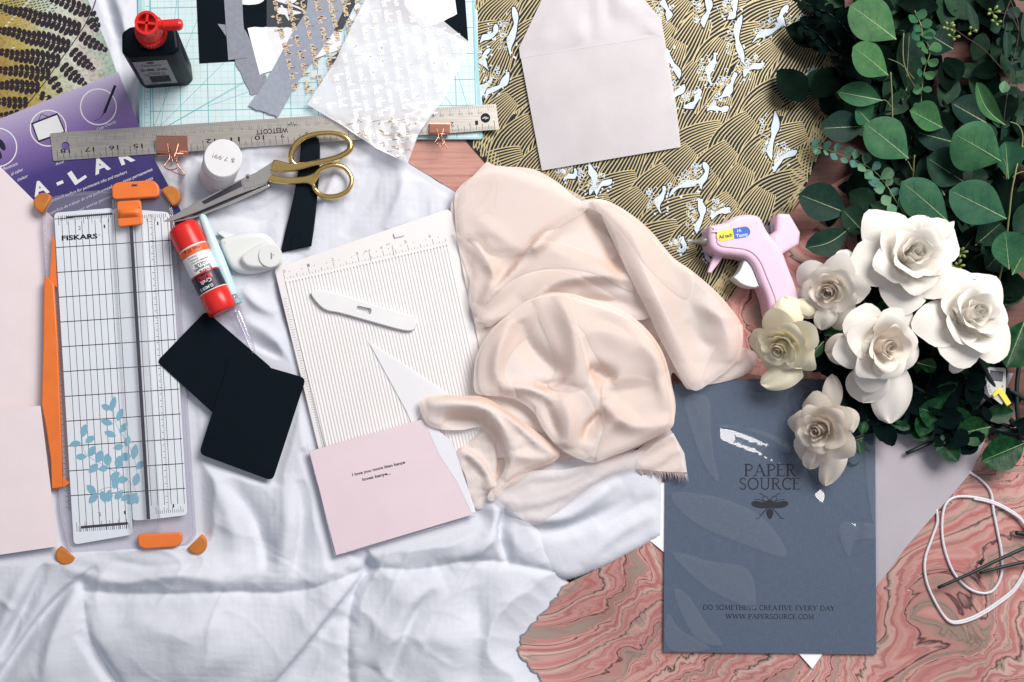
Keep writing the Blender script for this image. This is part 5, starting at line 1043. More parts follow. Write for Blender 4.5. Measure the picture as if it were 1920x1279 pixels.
# clear flap on the board; milky white in its colour stands for the glint
M['flap'] = basic('glint_white_film', (.93, .93, .95), .4, 0, .01, alpha=.8)
m = MB(17); m.prism([(690, 638), (842, 738), (800, 760), (775, 800), (762, 770)], 15.6, 15.7, 'flap', side=False); m.build('clear_flap', None, 'pointed corner of clear film lying on the lower right of the ribbed board', 'clear film')

# ------------------------------------------------------------------ pink card in its sleeve
cd = thing('greeting_card', 'pink typed greeting card in a clear sleeve below the scoring board', 'greeting card', 735, 905, 15)
CZ = 19.5
m = MB(18); m.prism([(580, 846), (797, 785), (846, 828), (888, 964), (630, 1041)], 17.2, CZ, 'pinkcard', bev=.2); m.build('card', cd)
m = MB(20); m.prism([(797, 783), (812, 802), (848, 828), (892, 960), (884, 962), (858, 905), (822, 850), (800, 800)], CZ + .05, CZ + .25, 'whitepaper'); m.build('envelope_edge', cd)
m = MB(20); sheet(m, [(575, 830), (578, 846), (797, 783), (852, 824), (890, 966), (890, 972), (628, 1044), (620, 1030)], 12, lambda X, Y, D: CZ + .9 + .5 * vnoise(X, Y, 40, 1), 'sleeve'); m.tube([(575, 832, CZ), (600, 920, CZ), (627, 1042, CZ), (760, 1006, CZ), (891, 968, CZ)], .35, 'trimclear', 5); m.build('clear_sleeve', cd)
m = MB(20); z = CZ + .04
m.text('I love you more than kanye', (661, 893), (760, 869), 5.6, z, 'ink', 0, .03); m.text('loves kanye...', (680, 902), (733, 889), 5.6, z, 'ink', 0, .03); m.build('typed_text', cd)

# ------------------------------------------------------------------ vellum envelope
ve = thing('vellum_envelope', 'translucent mauve vellum envelope with pointed flap on the wave paper', 'envelope', 1125, 160, 5.6)
m = MB(6); m.prism([(973, 90), (1030, -30), (1060, -60), (1160, -60), (1240, 38), (1268, 200), (1276, 276), (1016, 320)], 6.2, 6.5, 'vellum'); m.build('envelope_front', ve)
m = MB(6); sheet(m, [(975, 110), (973, 90), (1024, 0), (1060, -60), (1150, -60), (1198, 0), (1238, 36), (1240, 68)], 9, lambda X, Y, D: 6.7 + 3.0 * vnoise(X, Y * .5, 34, 1) ** 2 * 2 * np.clip(D / 25, 0, 1), 'vellum'); m.build('flap', ve)
# ------------------------------------------------------------------ grey translucent sheets under the folder
one('grey_vellum', 'grey vellum sheet sticking out to the right of the blue folder', 'paper', 3, lambda m: m.prism([(1600, 700), (1900, 700), (1822, 885), (1700, 1025), (1640, 1106), (1600, 1106)], 2.4, 2.7, 'greypaper'))
one('white_paper', 'white paper corner peeking from under the bottom edge of the blue folder', 'paper', 2, lambda m: m.prism([(1475, 1200), (1560, 1200), (1523, 1254)], 2.0, 2.3, 'whitepaper'))
one('white_paper', 'white paper corner poking out left of the blue folder', 'paper', 2, lambda m: m.prism([(1160, 905), (1300, 905), (1300, 1040), (1243, 1034), (1212, 1008)], 2.1, 2.4, 'whitepaper'))
# ------------------------------------------------------------------ blue folder
fd = thing('blue_folder', 'slate blue linen folder in cellophane with a bee emblem', 'folder', 1445, 960, 3)
FZ = 3.5
m = MB(3); m.prism([(1265, 722), (1290, 710), (1640, 712), (1643, 1227), (1244, 1222), (1247, 830)], 2.9, FZ, 'folder'); m.build('cover', fd)
m = MB(3)
m.serif('PAPER', (1394, 893), (1493, 893), 23, FZ + .05, 'ink', 1.15); m.serif('SOURCE', (1385, 918), (1501, 918), 22, FZ + .05, 'ink', 1.15); m.serif('DO SOMETHING CREATIVE EVERY DAY', (1317, 1143), (1565, 1145), 9, FZ + .05, 'ink', 1.6); m.serif('WWW.PAPERSOURCE.COM', (1360, 1160), (1526, 1161), 9, FZ + .05, 'ink', 1.6)
m.text('o', (1568, 1139), (1572, 1139), 4, FZ + .05, 'navy'); m.text('o', (1498, 902), (1501, 902), 3, FZ + .05, 'navy')
m.build('lettering', fd)
m = MB(3); z = FZ + .05; B = lambda l: [(1443 + x, 948 + y) for x, y in l]
for s_ in (-1, 1):
    m.prism(B([(s_ * x, y) for x, y in spline([(2, -6), (12, -6), (28, -9), (35, -4), (30, 2), (18, 5), (4, 4)], True, 4)]), z, z + .02, 'ink', side=False)
    m.ribbon(B([(s_ * x, y) for x, y in spline([(2, -12), (9, -18), (14, -12), (8, -8), (3, -9)], False, 4)]), 1.6, z + .03, 'ink'); m.ribbon(B([(s_ * x, y) for x, y in spline([(10, -17), (16, -22), (20, -22)], False, 4)]), 1.5, z + .03, 'ink'); m.ribbon(B([(s_ * x, y) for x, y in [(8, -6), (20, -11), (28, -12)]]), 1.3, z + .04, 'ink'); m.ribbon(B([(s_ * x, y) for x, y in [(4, 4), (16, 17), (21, 24), (26, 24)]]), 2.0, z + .03, 'ink')
m.prism(B(ell(0, -3, 6.5, 9)), z + .045, z + .05, 'ink', side=False); m.prism(B(spline([(0, 6), (6, 9), (6, 17), (0, 26), (-6, 17), (-6, 9)], True, 4)), z + .045, z + .055, 'ink', side=False); m.build('bee_emblem', fd)
sl_ = MB(4)
def tent(X, Y, pts, A, wl, wr):
    D, SD, T = pdist(X, Y, spline(pts, False, 4)); w = np.where(SD > 0, wl, wr); e = np.clip(np.minimum(T, 1 - T) / .18, 0, 1); return A * np.clip(1 - D / w, 0, 1) * e
def sleeve_h(X, Y, D):
    Z = .8 + .6 * vnoise(X, Y, 90, 0); tn = lambda *a: tent(X, Y, *a)
    Z += tn([(1335, 822), (1410, 850), (1500, 893)], 6.5, 70, 26) + tn([(1520, 925), (1560, 962), (1625, 1000)], 6.0, 60, 24)
    Z += tn([(1290, 740), (1318, 820), (1345, 900)], 2.2, 22, 40) + tn([(1255, 930), (1350, 955), (1470, 1040)], 2.4, 50, 30) + tn([(1258, 1040), (1350, 1090), (1420, 1180)], 2.4, 45, 30) + tn([(1585, 985), (1612, 1025), (1640, 1020)], 2, 20, 30) + tn([(1480, 760), (1560, 860), (1640, 900)], 1.8, 30, 40) + tn([(1250, 1120), (1300, 1180), (1370, 1222)], 1.6, 30, 24) + tn([(1340, 1000), (1480, 1090), (1560, 1220)], 1.2, 60, 60)
    return FZ + .4 + Z * np.clip(D / 18, 0, 1)
sheet(sl_, [(1262, 716), (1642, 710), (1652, 1228), (1242, 1225), (1245, 830)], 5, sleeve_h, 'sleeve', jit=.02); sl_.build('cellophane_sleeve', fd)

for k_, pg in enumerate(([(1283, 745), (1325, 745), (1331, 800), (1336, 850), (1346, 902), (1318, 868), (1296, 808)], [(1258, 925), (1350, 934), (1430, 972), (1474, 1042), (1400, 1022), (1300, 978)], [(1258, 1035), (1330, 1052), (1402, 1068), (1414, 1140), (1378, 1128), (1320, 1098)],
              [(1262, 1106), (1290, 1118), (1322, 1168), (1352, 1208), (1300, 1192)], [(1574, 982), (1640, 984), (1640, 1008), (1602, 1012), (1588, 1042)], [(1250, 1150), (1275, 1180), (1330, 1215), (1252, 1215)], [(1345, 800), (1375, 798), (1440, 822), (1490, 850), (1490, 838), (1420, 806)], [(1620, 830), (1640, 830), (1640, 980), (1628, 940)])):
    m = MB(4); m.prism(spline(pg, True, 4), FZ + 3.0, FZ + 3.02 + k_ * .01, 'reflhaze', side=False); m.build('sleeve_reflection', fd)  # hazy film patches added in the shape of reflections on the sleeve

# ------------------------------------------------------------------ peach chiffon scarf
sf_ = thing('chiffon_scarf', 'crumpled peach chiffon scarf with a frayed end heaped beside the scoring board', 'scarf', 1060, 620, 8)
def edgeroll(Z, D, w, base): e = np.clip(D / (w * .8), 0, 1); e = e * e * (3 - 2 * e); return base + (Z - base) * (.72 + .28 * e)
def fold2(X, Y, pts, A, wl, wr=None, **k): return fold(X, Y, pts, A * .85, wl * 1.15, (wr or wl) * 1.15) + fold(X, Y, pts, A * .5, wl * .75, (wr or wl) * .75, sharp=True)
# lowest layer
m = MB(14)
o = spline([(862, 350), (930, 330), (1120, 420), (1260, 620), (1415, 655), (1404, 702), (1300, 724), (1262, 700), (1262, 800), (1120, 870), (1010, 890), (940, 935), (900, 955), (882, 940), (872, 890), (852, 850), (905, 800), (905, 700), (892, 620), (866, 500), (852, 400)], True, 6)
def s0(X, Y, D):
    F = lambda *a, **k: fold2(X, Y, *a, **k)
    Z = 12 + 5 * vnoise(X, Y, 90, 1) + 2 * vnoise(X, Y, 36, 2) - 6 * np.clip((X - 1200) / 100, 0, 1)
    Z += F([(840, 830), (900, 870), (930, 930)], 9, 15, 10) + F([(880, 960), (900, 920), (990, 890)], 6, 12) + F([(895, 610), (930, 660), (900, 700)], -5, 14) + F([(930, 620), (905, 660), (892, 720)], 5, 10) + F([(1050, 740), (1010, 830), (990, 870)], 5, 14) + F([(1260, 700), (1320, 690), (1400, 670)], 3, 10)
    Z += F([(850, 860), (880, 900), (870, 940)], -6, 12)
    Z = np.where((X > 790) & (X < 930), np.maximum(Z, 16.5 + 0 * Z), Z)
    return edgeroll(Z, D, 14, np.where(X < 940, 15.2, 4.0))
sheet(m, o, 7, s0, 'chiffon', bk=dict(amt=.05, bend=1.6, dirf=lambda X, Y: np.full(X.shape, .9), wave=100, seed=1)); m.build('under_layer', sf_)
# sheer end drawn over the white duvet
m = MB(22); o = spline([(918, 915), (985, 885), (1060, 880), (1110, 868), (1190, 850, 1), (1260, 800, 1), (1283, 850), (1289, 888, 1), (1192, 880, 1), (1120, 905), (1060, 950), (1010, 985), (960, 960)], True, 6)
def s5(X, Y, D):
    Z = 24 + 2 * vnoise(X, Y, 50, 3) + fold(X, Y, [(930, 940), (1010, 940), (1080, 910), (1180, 860)], 5, 12) + fold(X, Y, [(990, 905), (1060, 905), (1110, 885)], -4, 9) - 13 * np.clip((X - 1130) / 140, 0, 1)
    return edgeroll(Z, D, 9, np.where(X < 1130, 19.5, 10.5)) + 0 * X
sheet(m, o, 7, s5, 'chiffon_thin', bk=dict(amt=.07, bend=1.2, dirf=lambda X, Y: np.full(X.shape, 1.2), wave=70, seed=2)); m.build('sheer_end', sf_)
m = MB(10); r = random.Random(4)
m.prism([(1192, 878), (1240, 884), (1288, 886), (1283, 850), (1262, 812), (1230, 830), (1196, 860)], 10.2, 10.5, 'chiffon')
for i in range(64):
    t = i / 63; x = 1193 + 95 * t; y = 879 + 9 * t; ln = 8 + r.uniform(0, 8) + (4 if 45 < i else 0); a = .25 + r.uniform(-.35, .35)
    m.tube([(x, y, 10.6), (x + a * ln * .5, y + ln * .5, 9.5 + r.uniform(0, 2)), (x + a * ln + r.uniform(-2, 2), y + ln, 7 + r.uniform(0, 2))], .28, 'fringe', 4)
m.build('frayed_fringe', sf_)
# upper sheet
m = MB(20)
o = spline([(915, 299, 1), (935, 308), (985, 311), (1012, 318), (1050, 340), (1096, 376), (1180, 400), (1230, 470), (1240, 560), (1205, 600), (1130, 580), (1050, 560), (975, 578), (920, 612), (910, 606), (890, 600), (884, 575), (892, 545), (878, 500), (858, 440), (846, 385), (866, 352)], True, 6)
def s1(X, Y, D):
    F = lambda *a, **k: fold2(X, Y, *a, **k)
    Z = 14 + 7 * np.clip((Y - 360) / 160, 0, 1) + 2 * vnoise(X, Y, 110, 1)
    Z += F([(880, 440), (905, 480), (925, 520), (900, 570)], 6, 9, 14) + F([(890, 590), (935, 540), (985, 480), (1020, 440), (1100, 390)], 8, 16, 8) + F([(900, 605), (950, 590), (1000, 560), (1030, 545)], 4, 9)
    Z += F([(1000, 452), (1060, 480), (1120, 500), (1190, 520)], 4, 22) + F([(1100, 400), (1145, 440), (1160, 500), (1180, 540)], -7, 15, 9) + F([(985, 570), (1040, 530), (1110, 520), (1200, 525)], 8, 12, 20) + F([(925, 540), (960, 500), (1000, 470)], -5, 12) + F([(860, 450), (875, 480), (890, 530)], -3, 8)
    Z += F([(870, 420), (930, 440), (990, 470), (1040, 440)], 3, 7, 22) + F([(1080, 555), (1150, 565), (1210, 580)], -4, 10)
    return edgeroll(Z, D, 12, np.clip(7 + .03 * (Y - 300), 5, 17))
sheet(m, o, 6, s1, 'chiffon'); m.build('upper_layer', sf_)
m = MB(24); o = spline([(868, 355), (925, 312), (990, 325), (1060, 352), (1105, 385), (1050, 425), (1000, 450), (985, 476), (940, 474), (915, 468), (900, 446), (862, 440)], True, 6)
sheet(m, o, 6, lambda X, Y, D: np.maximum(edgeroll(20 + 5 * np.clip((Y - 360) / 160, 0, 1) + 2 * vnoise(X, Y, 80, 2) + fold(X, Y, [(880, 400), (930, 440), (960, 470)], 4, 14) + 6, D, 10, 19.0), 16), 'chiffon_thin'); m.build('sheer_overlay', sf_)
# right lobe
m = MB(26)
o = spline([(1090, 380), (1112, 373), (1140, 376), (1185, 402), (1225, 436), (1262, 480), (1300, 508), (1350, 552), (1392, 603, 1), (1398, 640), (1384, 680), (1345, 712), (1316, 731), (1302, 730), (1288, 722), (1262, 672), (1238, 630), (1218, 590), (1196, 550), (1172, 500), (1152, 440), (1128, 402)], True, 6)
def s2(X, Y, D):
    F = lambda *a, **k: fold2(X, Y, *a, **k)
    Z = 27 - 9 * np.clip((Y - 560) / 120, 0, 1) + 2.5 * vnoise(X, Y, 90, 2) + F([(1130, 390), (1180, 440), (1215, 530), (1270, 640), (1310, 720)], 6, 22) + F([(1250, 480), (1290, 560), (1330, 650), (1335, 710)], -3, 26) + F([(1320, 560), (1360, 620), (1370, 680)], 4, 18) + F([(1290, 600), (1320, 640), (1350, 650)], -2, 10) + F([(1300, 560), (1340, 590), (1380, 600)], 2.5, 12)
    return edgeroll(Z, D, 16, np.where(Y > 600, 9.0, 15.0))
sheet(m, o, 6, s2, 'chiffon'); m.build('side_lobe', sf_)
# middle bundle
m = MB(34)
o = spline([(960, 585), (1000, 558), (1060, 548), (1110, 560), (1160, 575), (1205, 606), (1240, 650), (1258, 700), (1264, 750), (1267, 796), (1240, 815), (1190, 840), (1150, 856), (1115, 868), (1080, 858), (1050, 840), (1020, 805), (1000, 770), (965, 748), (920, 742), (893, 735), (890, 700), (897, 660), (925, 615)], True, 6)
def s3(X, Y, D):
    F = lambda *a, **k: fold2(X, Y, *a, **k)
    Z = 31 + 2.5 * vnoise(X, Y, 80, 0)
    Z += F([(1040, 555), (1066, 610), (1078, 670), (1074, 724)], 8, 17, 22) + F([(960, 600), (935, 650), (928, 700), (945, 728)], 6, 12, 14) + F([(975, 600), (1000, 650), (1040, 690), (1062, 712)], -8, 26, 16)
    Z += F([(935, 728), (980, 728), (1020, 740), (1035, 758)], 6, 9, 12) + F([(1000, 716), (1030, 722), (1060, 712)], -5, 7) + F([(1080, 640), (1120, 620), (1190, 640), (1245, 700)], 5, 22) + F([(1104, 690), (1135, 702), (1155, 712)], -10, 13) + F([(1110, 730), (1160, 735), (1230, 720)], -6, 20)
    Z += F([(1112, 700), (1120, 740), (1150, 780), (1190, 800), (1260, 795)], 6, 14) + F([(1130, 745), (1128, 775), (1105, 800), (1095, 830)], -8, 7, 13) + F([(1050, 740), (1065, 790), (1060, 840)], 7, 20) + F([(1100, 850), (1140, 800), (1190, 770)], 4, 14) + F([(1110, 600), (1150, 610), (1200, 650)], -3.5, 14) + F([(1020, 750), (1035, 790), (1050, 830)], -4, 9) + F([(1210, 640), (1235, 700), (1245, 770)], 3, 12)
    return edgeroll(Z, D, 15, 19.0)
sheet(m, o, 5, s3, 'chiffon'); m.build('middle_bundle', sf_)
def over(outl, fn, lift, mat='chiffon_thin', sp_=5):
    m = MB(30); o = spline(outl, True, 6); sheet(m, o, sp_, lambda X, Y, D: fn(X, Y, D * 0 + 30) + lift + 1.4 * np.clip(D / 8, 0, 1), mat); m.build('sheer_overlay', sf_)
over([(1035, 552), (1120, 575), (1180, 600), (1225, 650), (1244, 700), (1262, 770), (1240, 800), (1190, 770), (1130, 690), (1090, 620), (1060, 600)], s3, .8)
over([(905, 738), (896, 700), (903, 655), (930, 612), (985, 575), (1020, 564), (1000, 620), (962, 660), (948, 700), (968, 744), (935, 742)], s3, 1.0)
over([(1004, 765), (1030, 738), (1062, 722), (1100, 742), (1118, 790), (1110, 830), (1096, 862), (1050, 840), (1020, 806)], s3, .9)
over([(1130, 720), (1190, 700), (1254, 730), (1262, 790), (1215, 822), (1150, 850), (1118, 862), (1130, 800)], s3, 1.6)
over([(1000, 562), (1060, 552), (1075, 600), (1095, 660), (1105, 715), (1070, 735), (1030, 725), (1045, 690), (1030, 640)], s3, 2.4)
over([(1128, 402), (1150, 400), (1190, 470), (1232, 560), (1290, 660), (1328, 718), (1302, 728), (1262, 672), (1218, 590), (1172, 500)], s2, .8)
over([(1110, 378), (1140, 378), (1185, 404), (1262, 484), (1300, 512), (1290, 560), (1230, 520), (1170, 450)], s2, 1.2)
over([(1392, 606), (1396, 640), (1382, 678), (1345, 708), (1318, 726), (1330, 690), (1350, 650)], s2, .9)
over([(890, 600), (925, 560), (975, 520), (1040, 505), (1110, 530), (1160, 560), (1090, 556), (1020, 550), (960, 585), (915, 612)], s1, .9)
over([(880, 560), (895, 500), (960, 470), (1030, 452), (1100, 470), (1180, 520), (1190, 545), (1120, 515), (1040, 500), (970, 518), (915, 565), (895, 590)], s1, 1.6)
over([(852, 430), (875, 446), (905, 480), (920, 530), (905, 580), (892, 590), (888, 550), (876, 500), (860, 455)], s1, 1.4)
# lower left loop with its open mouth
m = MB(26)
o = spline([(788, 752), (820, 742), (870, 742), (905, 744), (935, 760), (972, 785), (1010, 812), (1040, 838), (1052, 852), (1040, 866), (1010, 878), (975, 892), (945, 918), (925, 940), (915, 930), (938, 896), (948, 870), (940, 845), (925, 815), (905, 800), (870, 806), (835, 806), (810, 800), (795, 786)], True, 6)
def s4(X, Y, D):
    F = lambda *a, **k: fold2(X, Y, *a, **k)
    Z = 25 + F([(800, 762), (850, 758), (905, 766), (940, 800), (960, 845)], 12, 16, 22) + F([(910, 748), (960, 790), (1010, 835), (1050, 855)], 5, 8, 16) + F([(950, 850), (990, 858), (1040, 856)], 4, 12) + F([(830, 790), (880, 790), (910, 795)], -7, 12) + F([(980, 820), (960, 860), (940, 900)], 4, 14) + 1.5 * vnoise(X, Y, 50, 1)
    return edgeroll(Z, D, 11, 16.5)
sheet(m, o, 5, s4, 'chiffon'); m.build('lower_loop', sf_)
m = MB(22); o = spline([(905, 748), (935, 735), (985, 750), (1010, 775), (1020, 810), (1000, 805), (965, 780), (935, 762)], True, 5)
sheet(m, o, 5, lambda X, Y, D: edgeroll(22 + 2 * vnoise(X, Y, 30, 1) + fold(X, Y, [(930, 750), (980, 770), (1010, 800)], -4, 12), D, 10, 17), 'chiffon'); m.build('inner_fold', sf_)

for o_ in list(sf_.children):
    if o_.name.split('.')[0] != 'frayed_fringe': md_ = o_.modifiers.new('smooth', 'SUBSURF'); md_.levels = 1; md_.render_levels = 1; md_.subdivision_type = 'CATMULL_CLARK'
# ------------------------------------------------------------------ glue gun
gg = thing('glue_gun', 'pastel pink hot glue gun with a white trigger lying on the wave paper', 'glue gun', 1420, 480, 4)
m = MB(12)
body = spline([(1319, 432), (1330, 427), (1350, 422), (1366, 412), (1385, 408), (1405, 409), (1416, 416), (1428, 440), (1452, 470), (1468, 510), (1482, 548), (1490, 590), (1478, 606), (1452, 608), (1434, 600), (1426, 565), (1412, 530), (1400, 502), (1385, 488), (1362, 484), (1336, 480), (1320, 466)], True, 5)
m.prism(body, 8, 31, 'pinkgun', bev=5, steps=5); m.prism(off_poly(body, 13), 31, 32, 'pinkgun', bev=.9, steps=2); m.build('gun_body', gg)
m = MB(12); m.prism([(1434, 445), (1446, 436), (1447, 407), (1452, 405), (1470, 406), (1490, 440), (1488, 462), (1452, 484), (1438, 460)], 8, 28, 'pinkgun', bev=3.5, steps=4); m.build('rear_housing', gg)
m = MB(12); m.prism([(1424, 430), (1442, 422), (1446, 424), (1446, 438), (1432, 444)], 10, 18, 'slot'); m.prism([(1438, 422), (1446, 422), (1446, 438), (1440, 438)], 18, 21, 'trimclear'); m.build('glue_channel', gg)
m = MB(12); m.prism(spline([(1387, 491, 1), (1394, 496), (1402, 508), (1414, 538), (1415, 542, 1), (1400, 542), (1382, 536), (1367, 524, 1), (1378, 512)], True, 4), 12, 26, 'white', bev=1.5, steps=3); m.build('trigger', gg)
m = MB(12); m.prism([(1336, 478), (1354, 480), (1344, 495), (1330, 514), (1322, 512)], 14, 19, 'pinkgun', bev=1, steps=2); m.build('wire_stand', gg)
m = MB(14); lathe_h(m, (1320, 454), (1290, 456), [(0, 9), (.3, 8), (.35, 6.5), (1, 1.8)], 20, 'nozzle', 20); m.build('nozzle', gg)
m = MB(32); z = 32.3
pill = [(x, y) for x, y in rrect(1343, 429, 1407, 449, 10)]
rot = lambda l: [(1375 + (x - 1375) * .985 + (y - 439) * .17, 438.5 - (x - 1375) * .17 + (y - 439) * .985) for x, y in l]
m.prism(rot(pill), z - .3, z + .1, 'yellow'); m.prism(rot([(1375, 429)] + [p for p in rrect(1343, 429, 1407, 449, 10) if p[0] > 1376] + [(1375, 449)]), z + .1, z + .14, 'blue', side=False)
m.text('Ad tech', *[tuple(q) for q in rot([(1347, 444), (1372, 444)])], 7.5, z + .2, 'ink', 0, .02); m.text('Hi', *rot([(1383, 438), (1390, 438)]), 6.5, z + .2, 'white'); m.text('Temp', *rot([(1379, 447), (1401, 447)]), 6.5, z + .2, 'white', 0, .01); m.build('badge', gg)

# ------------------------------------------------------------------ eucalyptus leaves and twigs
def leaf(parent, b, t, w, z0, z1, mat, fold_=.25, curl=0.0, round_=1.2, name='leaf', asym=0, bend=0, veins=True, rip=0):
    """b base, t tip (px); w half width px; z0 -> z1 heights mm"""
    m = MB((z0 + z1) / 2); L_ = math.hypot(t[0] - b[0], t[1] - b[1]); ux, uy = (t[0] - b[0]) / L_, (t[1] - b[1]) / L_; nx, ny = -uy, ux; NU, NV = 14, 8; g = []; r_ = random.Random(int(b[0] * 7 + b[1] * 13 + t[0])); z1 = z1 + r_.uniform(-9, 7) * min(1, w / 30); fold_ = fold_ + r_.uniform(0, .28); tw = r_.uniform(-.35, .35)
    for i in range(NU + 1):
        s_ = i / NU; pr = (math.sin(math.pi * s_ ** round_)) ** (.62 if s_ > .56 else .85) * w * (1 if 0 < i < NU else .02); row = []; bx = bend * math.sin(math.pi * s_) * L_
        for j in range(-NV // 2, NV // 2 + 1):
            k = j / (NV / 2); W = pr * k * (1 + asym * np.sign(k)); zz = z0 + (z1 - z0) * s_ + tw * k * pr * .55 + (abs(k) ** 1.3 * pr * .55 * fold_ - curl * pr * k * k * .4) + curl * 3 * math.sin(math.pi * s_) + rip * math.sin(s_ * 17 + k * 2) * abs(k)
            row.append(m.p(b[0] + ux * L_ * s_ + nx * (W + bx), b[1] + uy * L_ * s_ + ny * (W + bx), zz))
        g.append(row)
    m.surf(g, mat)
    if veins:
        c = NV // 2; v0 = len(m.v); pts = [g[i][c] for i in range(NU)]; vs = []
        for i, q in enumerate(pts): wv_ = (.00045 * (1 - i / NU) + .0001); vs += [(q[0] + nx * wv_, q[1] - ny * wv_, q[2] + .0003), (q[0] - nx * wv_, q[1] + ny * wv_, q[2] + .0003)]
        m.add(vs, [(2 * i, 2 * i + 1, 2 * i + 3, 2 * i + 2) for i in range(NU - 1)], 'vein', True)
        if w > 26:
            for i in range(2, NU - 3, 2):
                for sg in (-1, 1):
                    a = Vector(g[i][c]); e = Vector(g[min(NU, i + 2)][c + sg * 3]); mid = Vector(g[i + 1][c + sg * 1]); vs = []
                    for q, ww in ((a, .00018), (mid, .00014), (e, .00004)): d = (e - a).normalized(); pn = Vector((-d.y, d.x, 0)) * ww; vs += [tuple(q + pn + Vector((0, 0, .0003))), tuple(q - pn + Vector((0, 0, .0003)))]
                    m.add(vs, [(0, 1, 3, 2), (2, 3, 5, 4)], mat, True)
    return m.build(name, parent)
def stem(parent, pts, r0, r1, mat, name='stem', n=6):
    sp = []; P3 = pts; N = len(pts)
    flat = spline([(p[0], p[1]) for p in pts], False, 4); zs = np.interp(np.linspace(0, N - 1, len(flat)), range(N), [p[2] for p in pts]); m = MB(float(np.mean(zs)))
    m.tube([(x, y, z) for (x, y), z in zip(flat, zs)], list(np.linspace(r0, r1, len(flat))), mat, n); return m.build(name, parent)
def branch(label, cat, px, py, z, stems, leaves, group='eucalyptus branches in the top right corner', name='eucalyptus_branch', smat='twig'):
    t = thing(name, label, cat, px, py, z, group)
    for s_ in stems: stem(t, s_[0], s_[1], s_[2], s_[3] if len(s_) > 3 else smat)
    for l in leaves: leaf(t, *l[:6], **(l[6] if len(l) > 6 else {}))
    return t
A_, Bm, Cm, Dm = 'leafA', 'leafB', 'leafC', 'leafD'
branch('eucalyptus branch carrying the two large round leaves nearest the wave paper', 'eucalyptus branch', 1700, 150, 20,
  [([(1740, 170, 30), (1712, 150, 40), (1690, 118, 48), (1683, 70, 56)], .9, .6), ([(1712, 150, 36), (1690, 122, 34), (1668, 108, 30)], .6, .4), ([(1678, 224, 46), (1672, 180, 52), (1666, 138, 56)], .8, .6)],
  [((1683, 72), (1596, 8), 46, 56, 62, A_, dict(fold_=.12, curl=.3, asym=.08)), ((1667, 140), (1593, 92), 38, 56, 60, A_, dict(fold_=.12, curl=.3)), ((1700, 170), (1705, 60), 28, 24, 26, Bm), ((1790, 90), (1745, 60), 40, 20, 26, Bm), ((1694, 190), (1694, 90), 26, 22, 24, Bm)])
branch('eucalyptus branch with a cluster of round leaves in the middle of the foliage', 'eucalyptus branch', 1700, 300, 20,
  [([(1720, 340, 34), (1712, 322, 46), (1705, 296, 56)], .9, .7), ([(1712, 322, 40), (1702, 302, 40)], .5, .4), ([(1676, 205, 40), (1662, 190, 42), (1655, 188, 42)], .5, .4)],
  [((1705, 296), (1622, 232), 40, 56, 60, A_, dict(fold_=.1, curl=.35, asym=.05)), ((1655, 188), (1570, 172), 22, 44, 46, A_, dict(fold_=.3)), ((1626, 236), (1541, 240), 30, 38, 40, Bm, dict(fold_=.2)), ((1635, 230), (1600, 205), 26, 34, 40, 'leafA'),
   ((1770, 238), (1700, 210), 30, 40, 46, A_, dict(fold_=.4)), ((1790, 265), (1710, 250), 32, 34, 40, 'leafB'), ((1700, 300), (1715, 250), 30, 30, 34, Bm), ((1780, 415), (1688, 342), 38, 50, 54, A_, dict(fold_=.1, curl=.3)), ((1810, 340), (1728, 300), 38, 36, 42, Bm), ((1772, 366), (1735, 290), 36, 36, 38, 'leafB')])
branch('eucalyptus branch with large bright leaves along the right edge of the photo', 'eucalyptus branch', 1893, 330, 20,
  [([(1888, 560, 20), (1894, 480, 36), (1890, 400, 48), (1893, 335, 54), (1912, 270, 50), (1906, 240, 50), (1885, 233, 54)], 1.1, .6), ([(1893, 335, 50), (1885, 310, 56), (1876, 300, 60)], .7, .5), ([(1893, 335, 50), (1908, 325, 44), (1930, 318, 40)], .6, .5), ([(1912, 280, 50), (1935, 262, 50)], .6, .5)],
  [((1878, 302), (1780, 254), 45, 60, 62, A_, dict(fold_=.1, curl=.35)), ((1888, 233), (1824, 158), 15, 54, 60, A_, dict(fold_=.5, bend=-.12)), ((1888, 410), (1782, 356), 42, 56, 58, A_, dict(fold_=.1, curl=.3)), ((1893, 335), (1878, 268), 26, 46, 50, 'leafA', dict(fold_=.3)),
   ((1893, 505), (1880, 435), 34, 44, 46, A_), ((1900, 515), (1935, 440), 30, 40, 44, A_, dict(fold_=.2)), ((1830, 460), (1870, 420), 30, 26, 30, Bm), ((1945, 300), (1912, 290), 18, 40, 42, A_), ((1845, 190), (1912, 215), 40, 16, 20, 'leafB'), ((1850, 230), (1790, 190), 34, 22, 24, 'leafB'), ((1880, 300), (1940, 200), 44, 14, 20, Bm), ((1890, 460), (1850, 505), 30, 20, 22, Bm)])
branch('dark eucalyptus sprig reaching over the marbled paper above the glue gun', 'eucalyptus branch', 1600, 430, 14,
  [([(1680, 470, 14), (1640, 440, 22), (1600, 428, 28)], .8, .6), ([(1650, 400, 16), (1600, 390, 22), (1580, 380, 24)], .7, .5)],
  [((1592, 428), (1508, 465), 26, 30, 32, Bm, dict(fold_=.2, bend=-.1)), ((1590, 400), (1494, 366), 36, 26, 28, Bm, dict(fold_=.15)), ((1625, 440), (1575, 395), 26, 22, 24, 'leafB'), ((1660, 470), (1610, 430), 32, 18, 22, Dm), ((1740, 440), (1655, 400), 28, 26, 32, 'leafB'), ((1700, 420), (1760, 385), 26, 28, 32, 'leafB')], smat='stemdark')
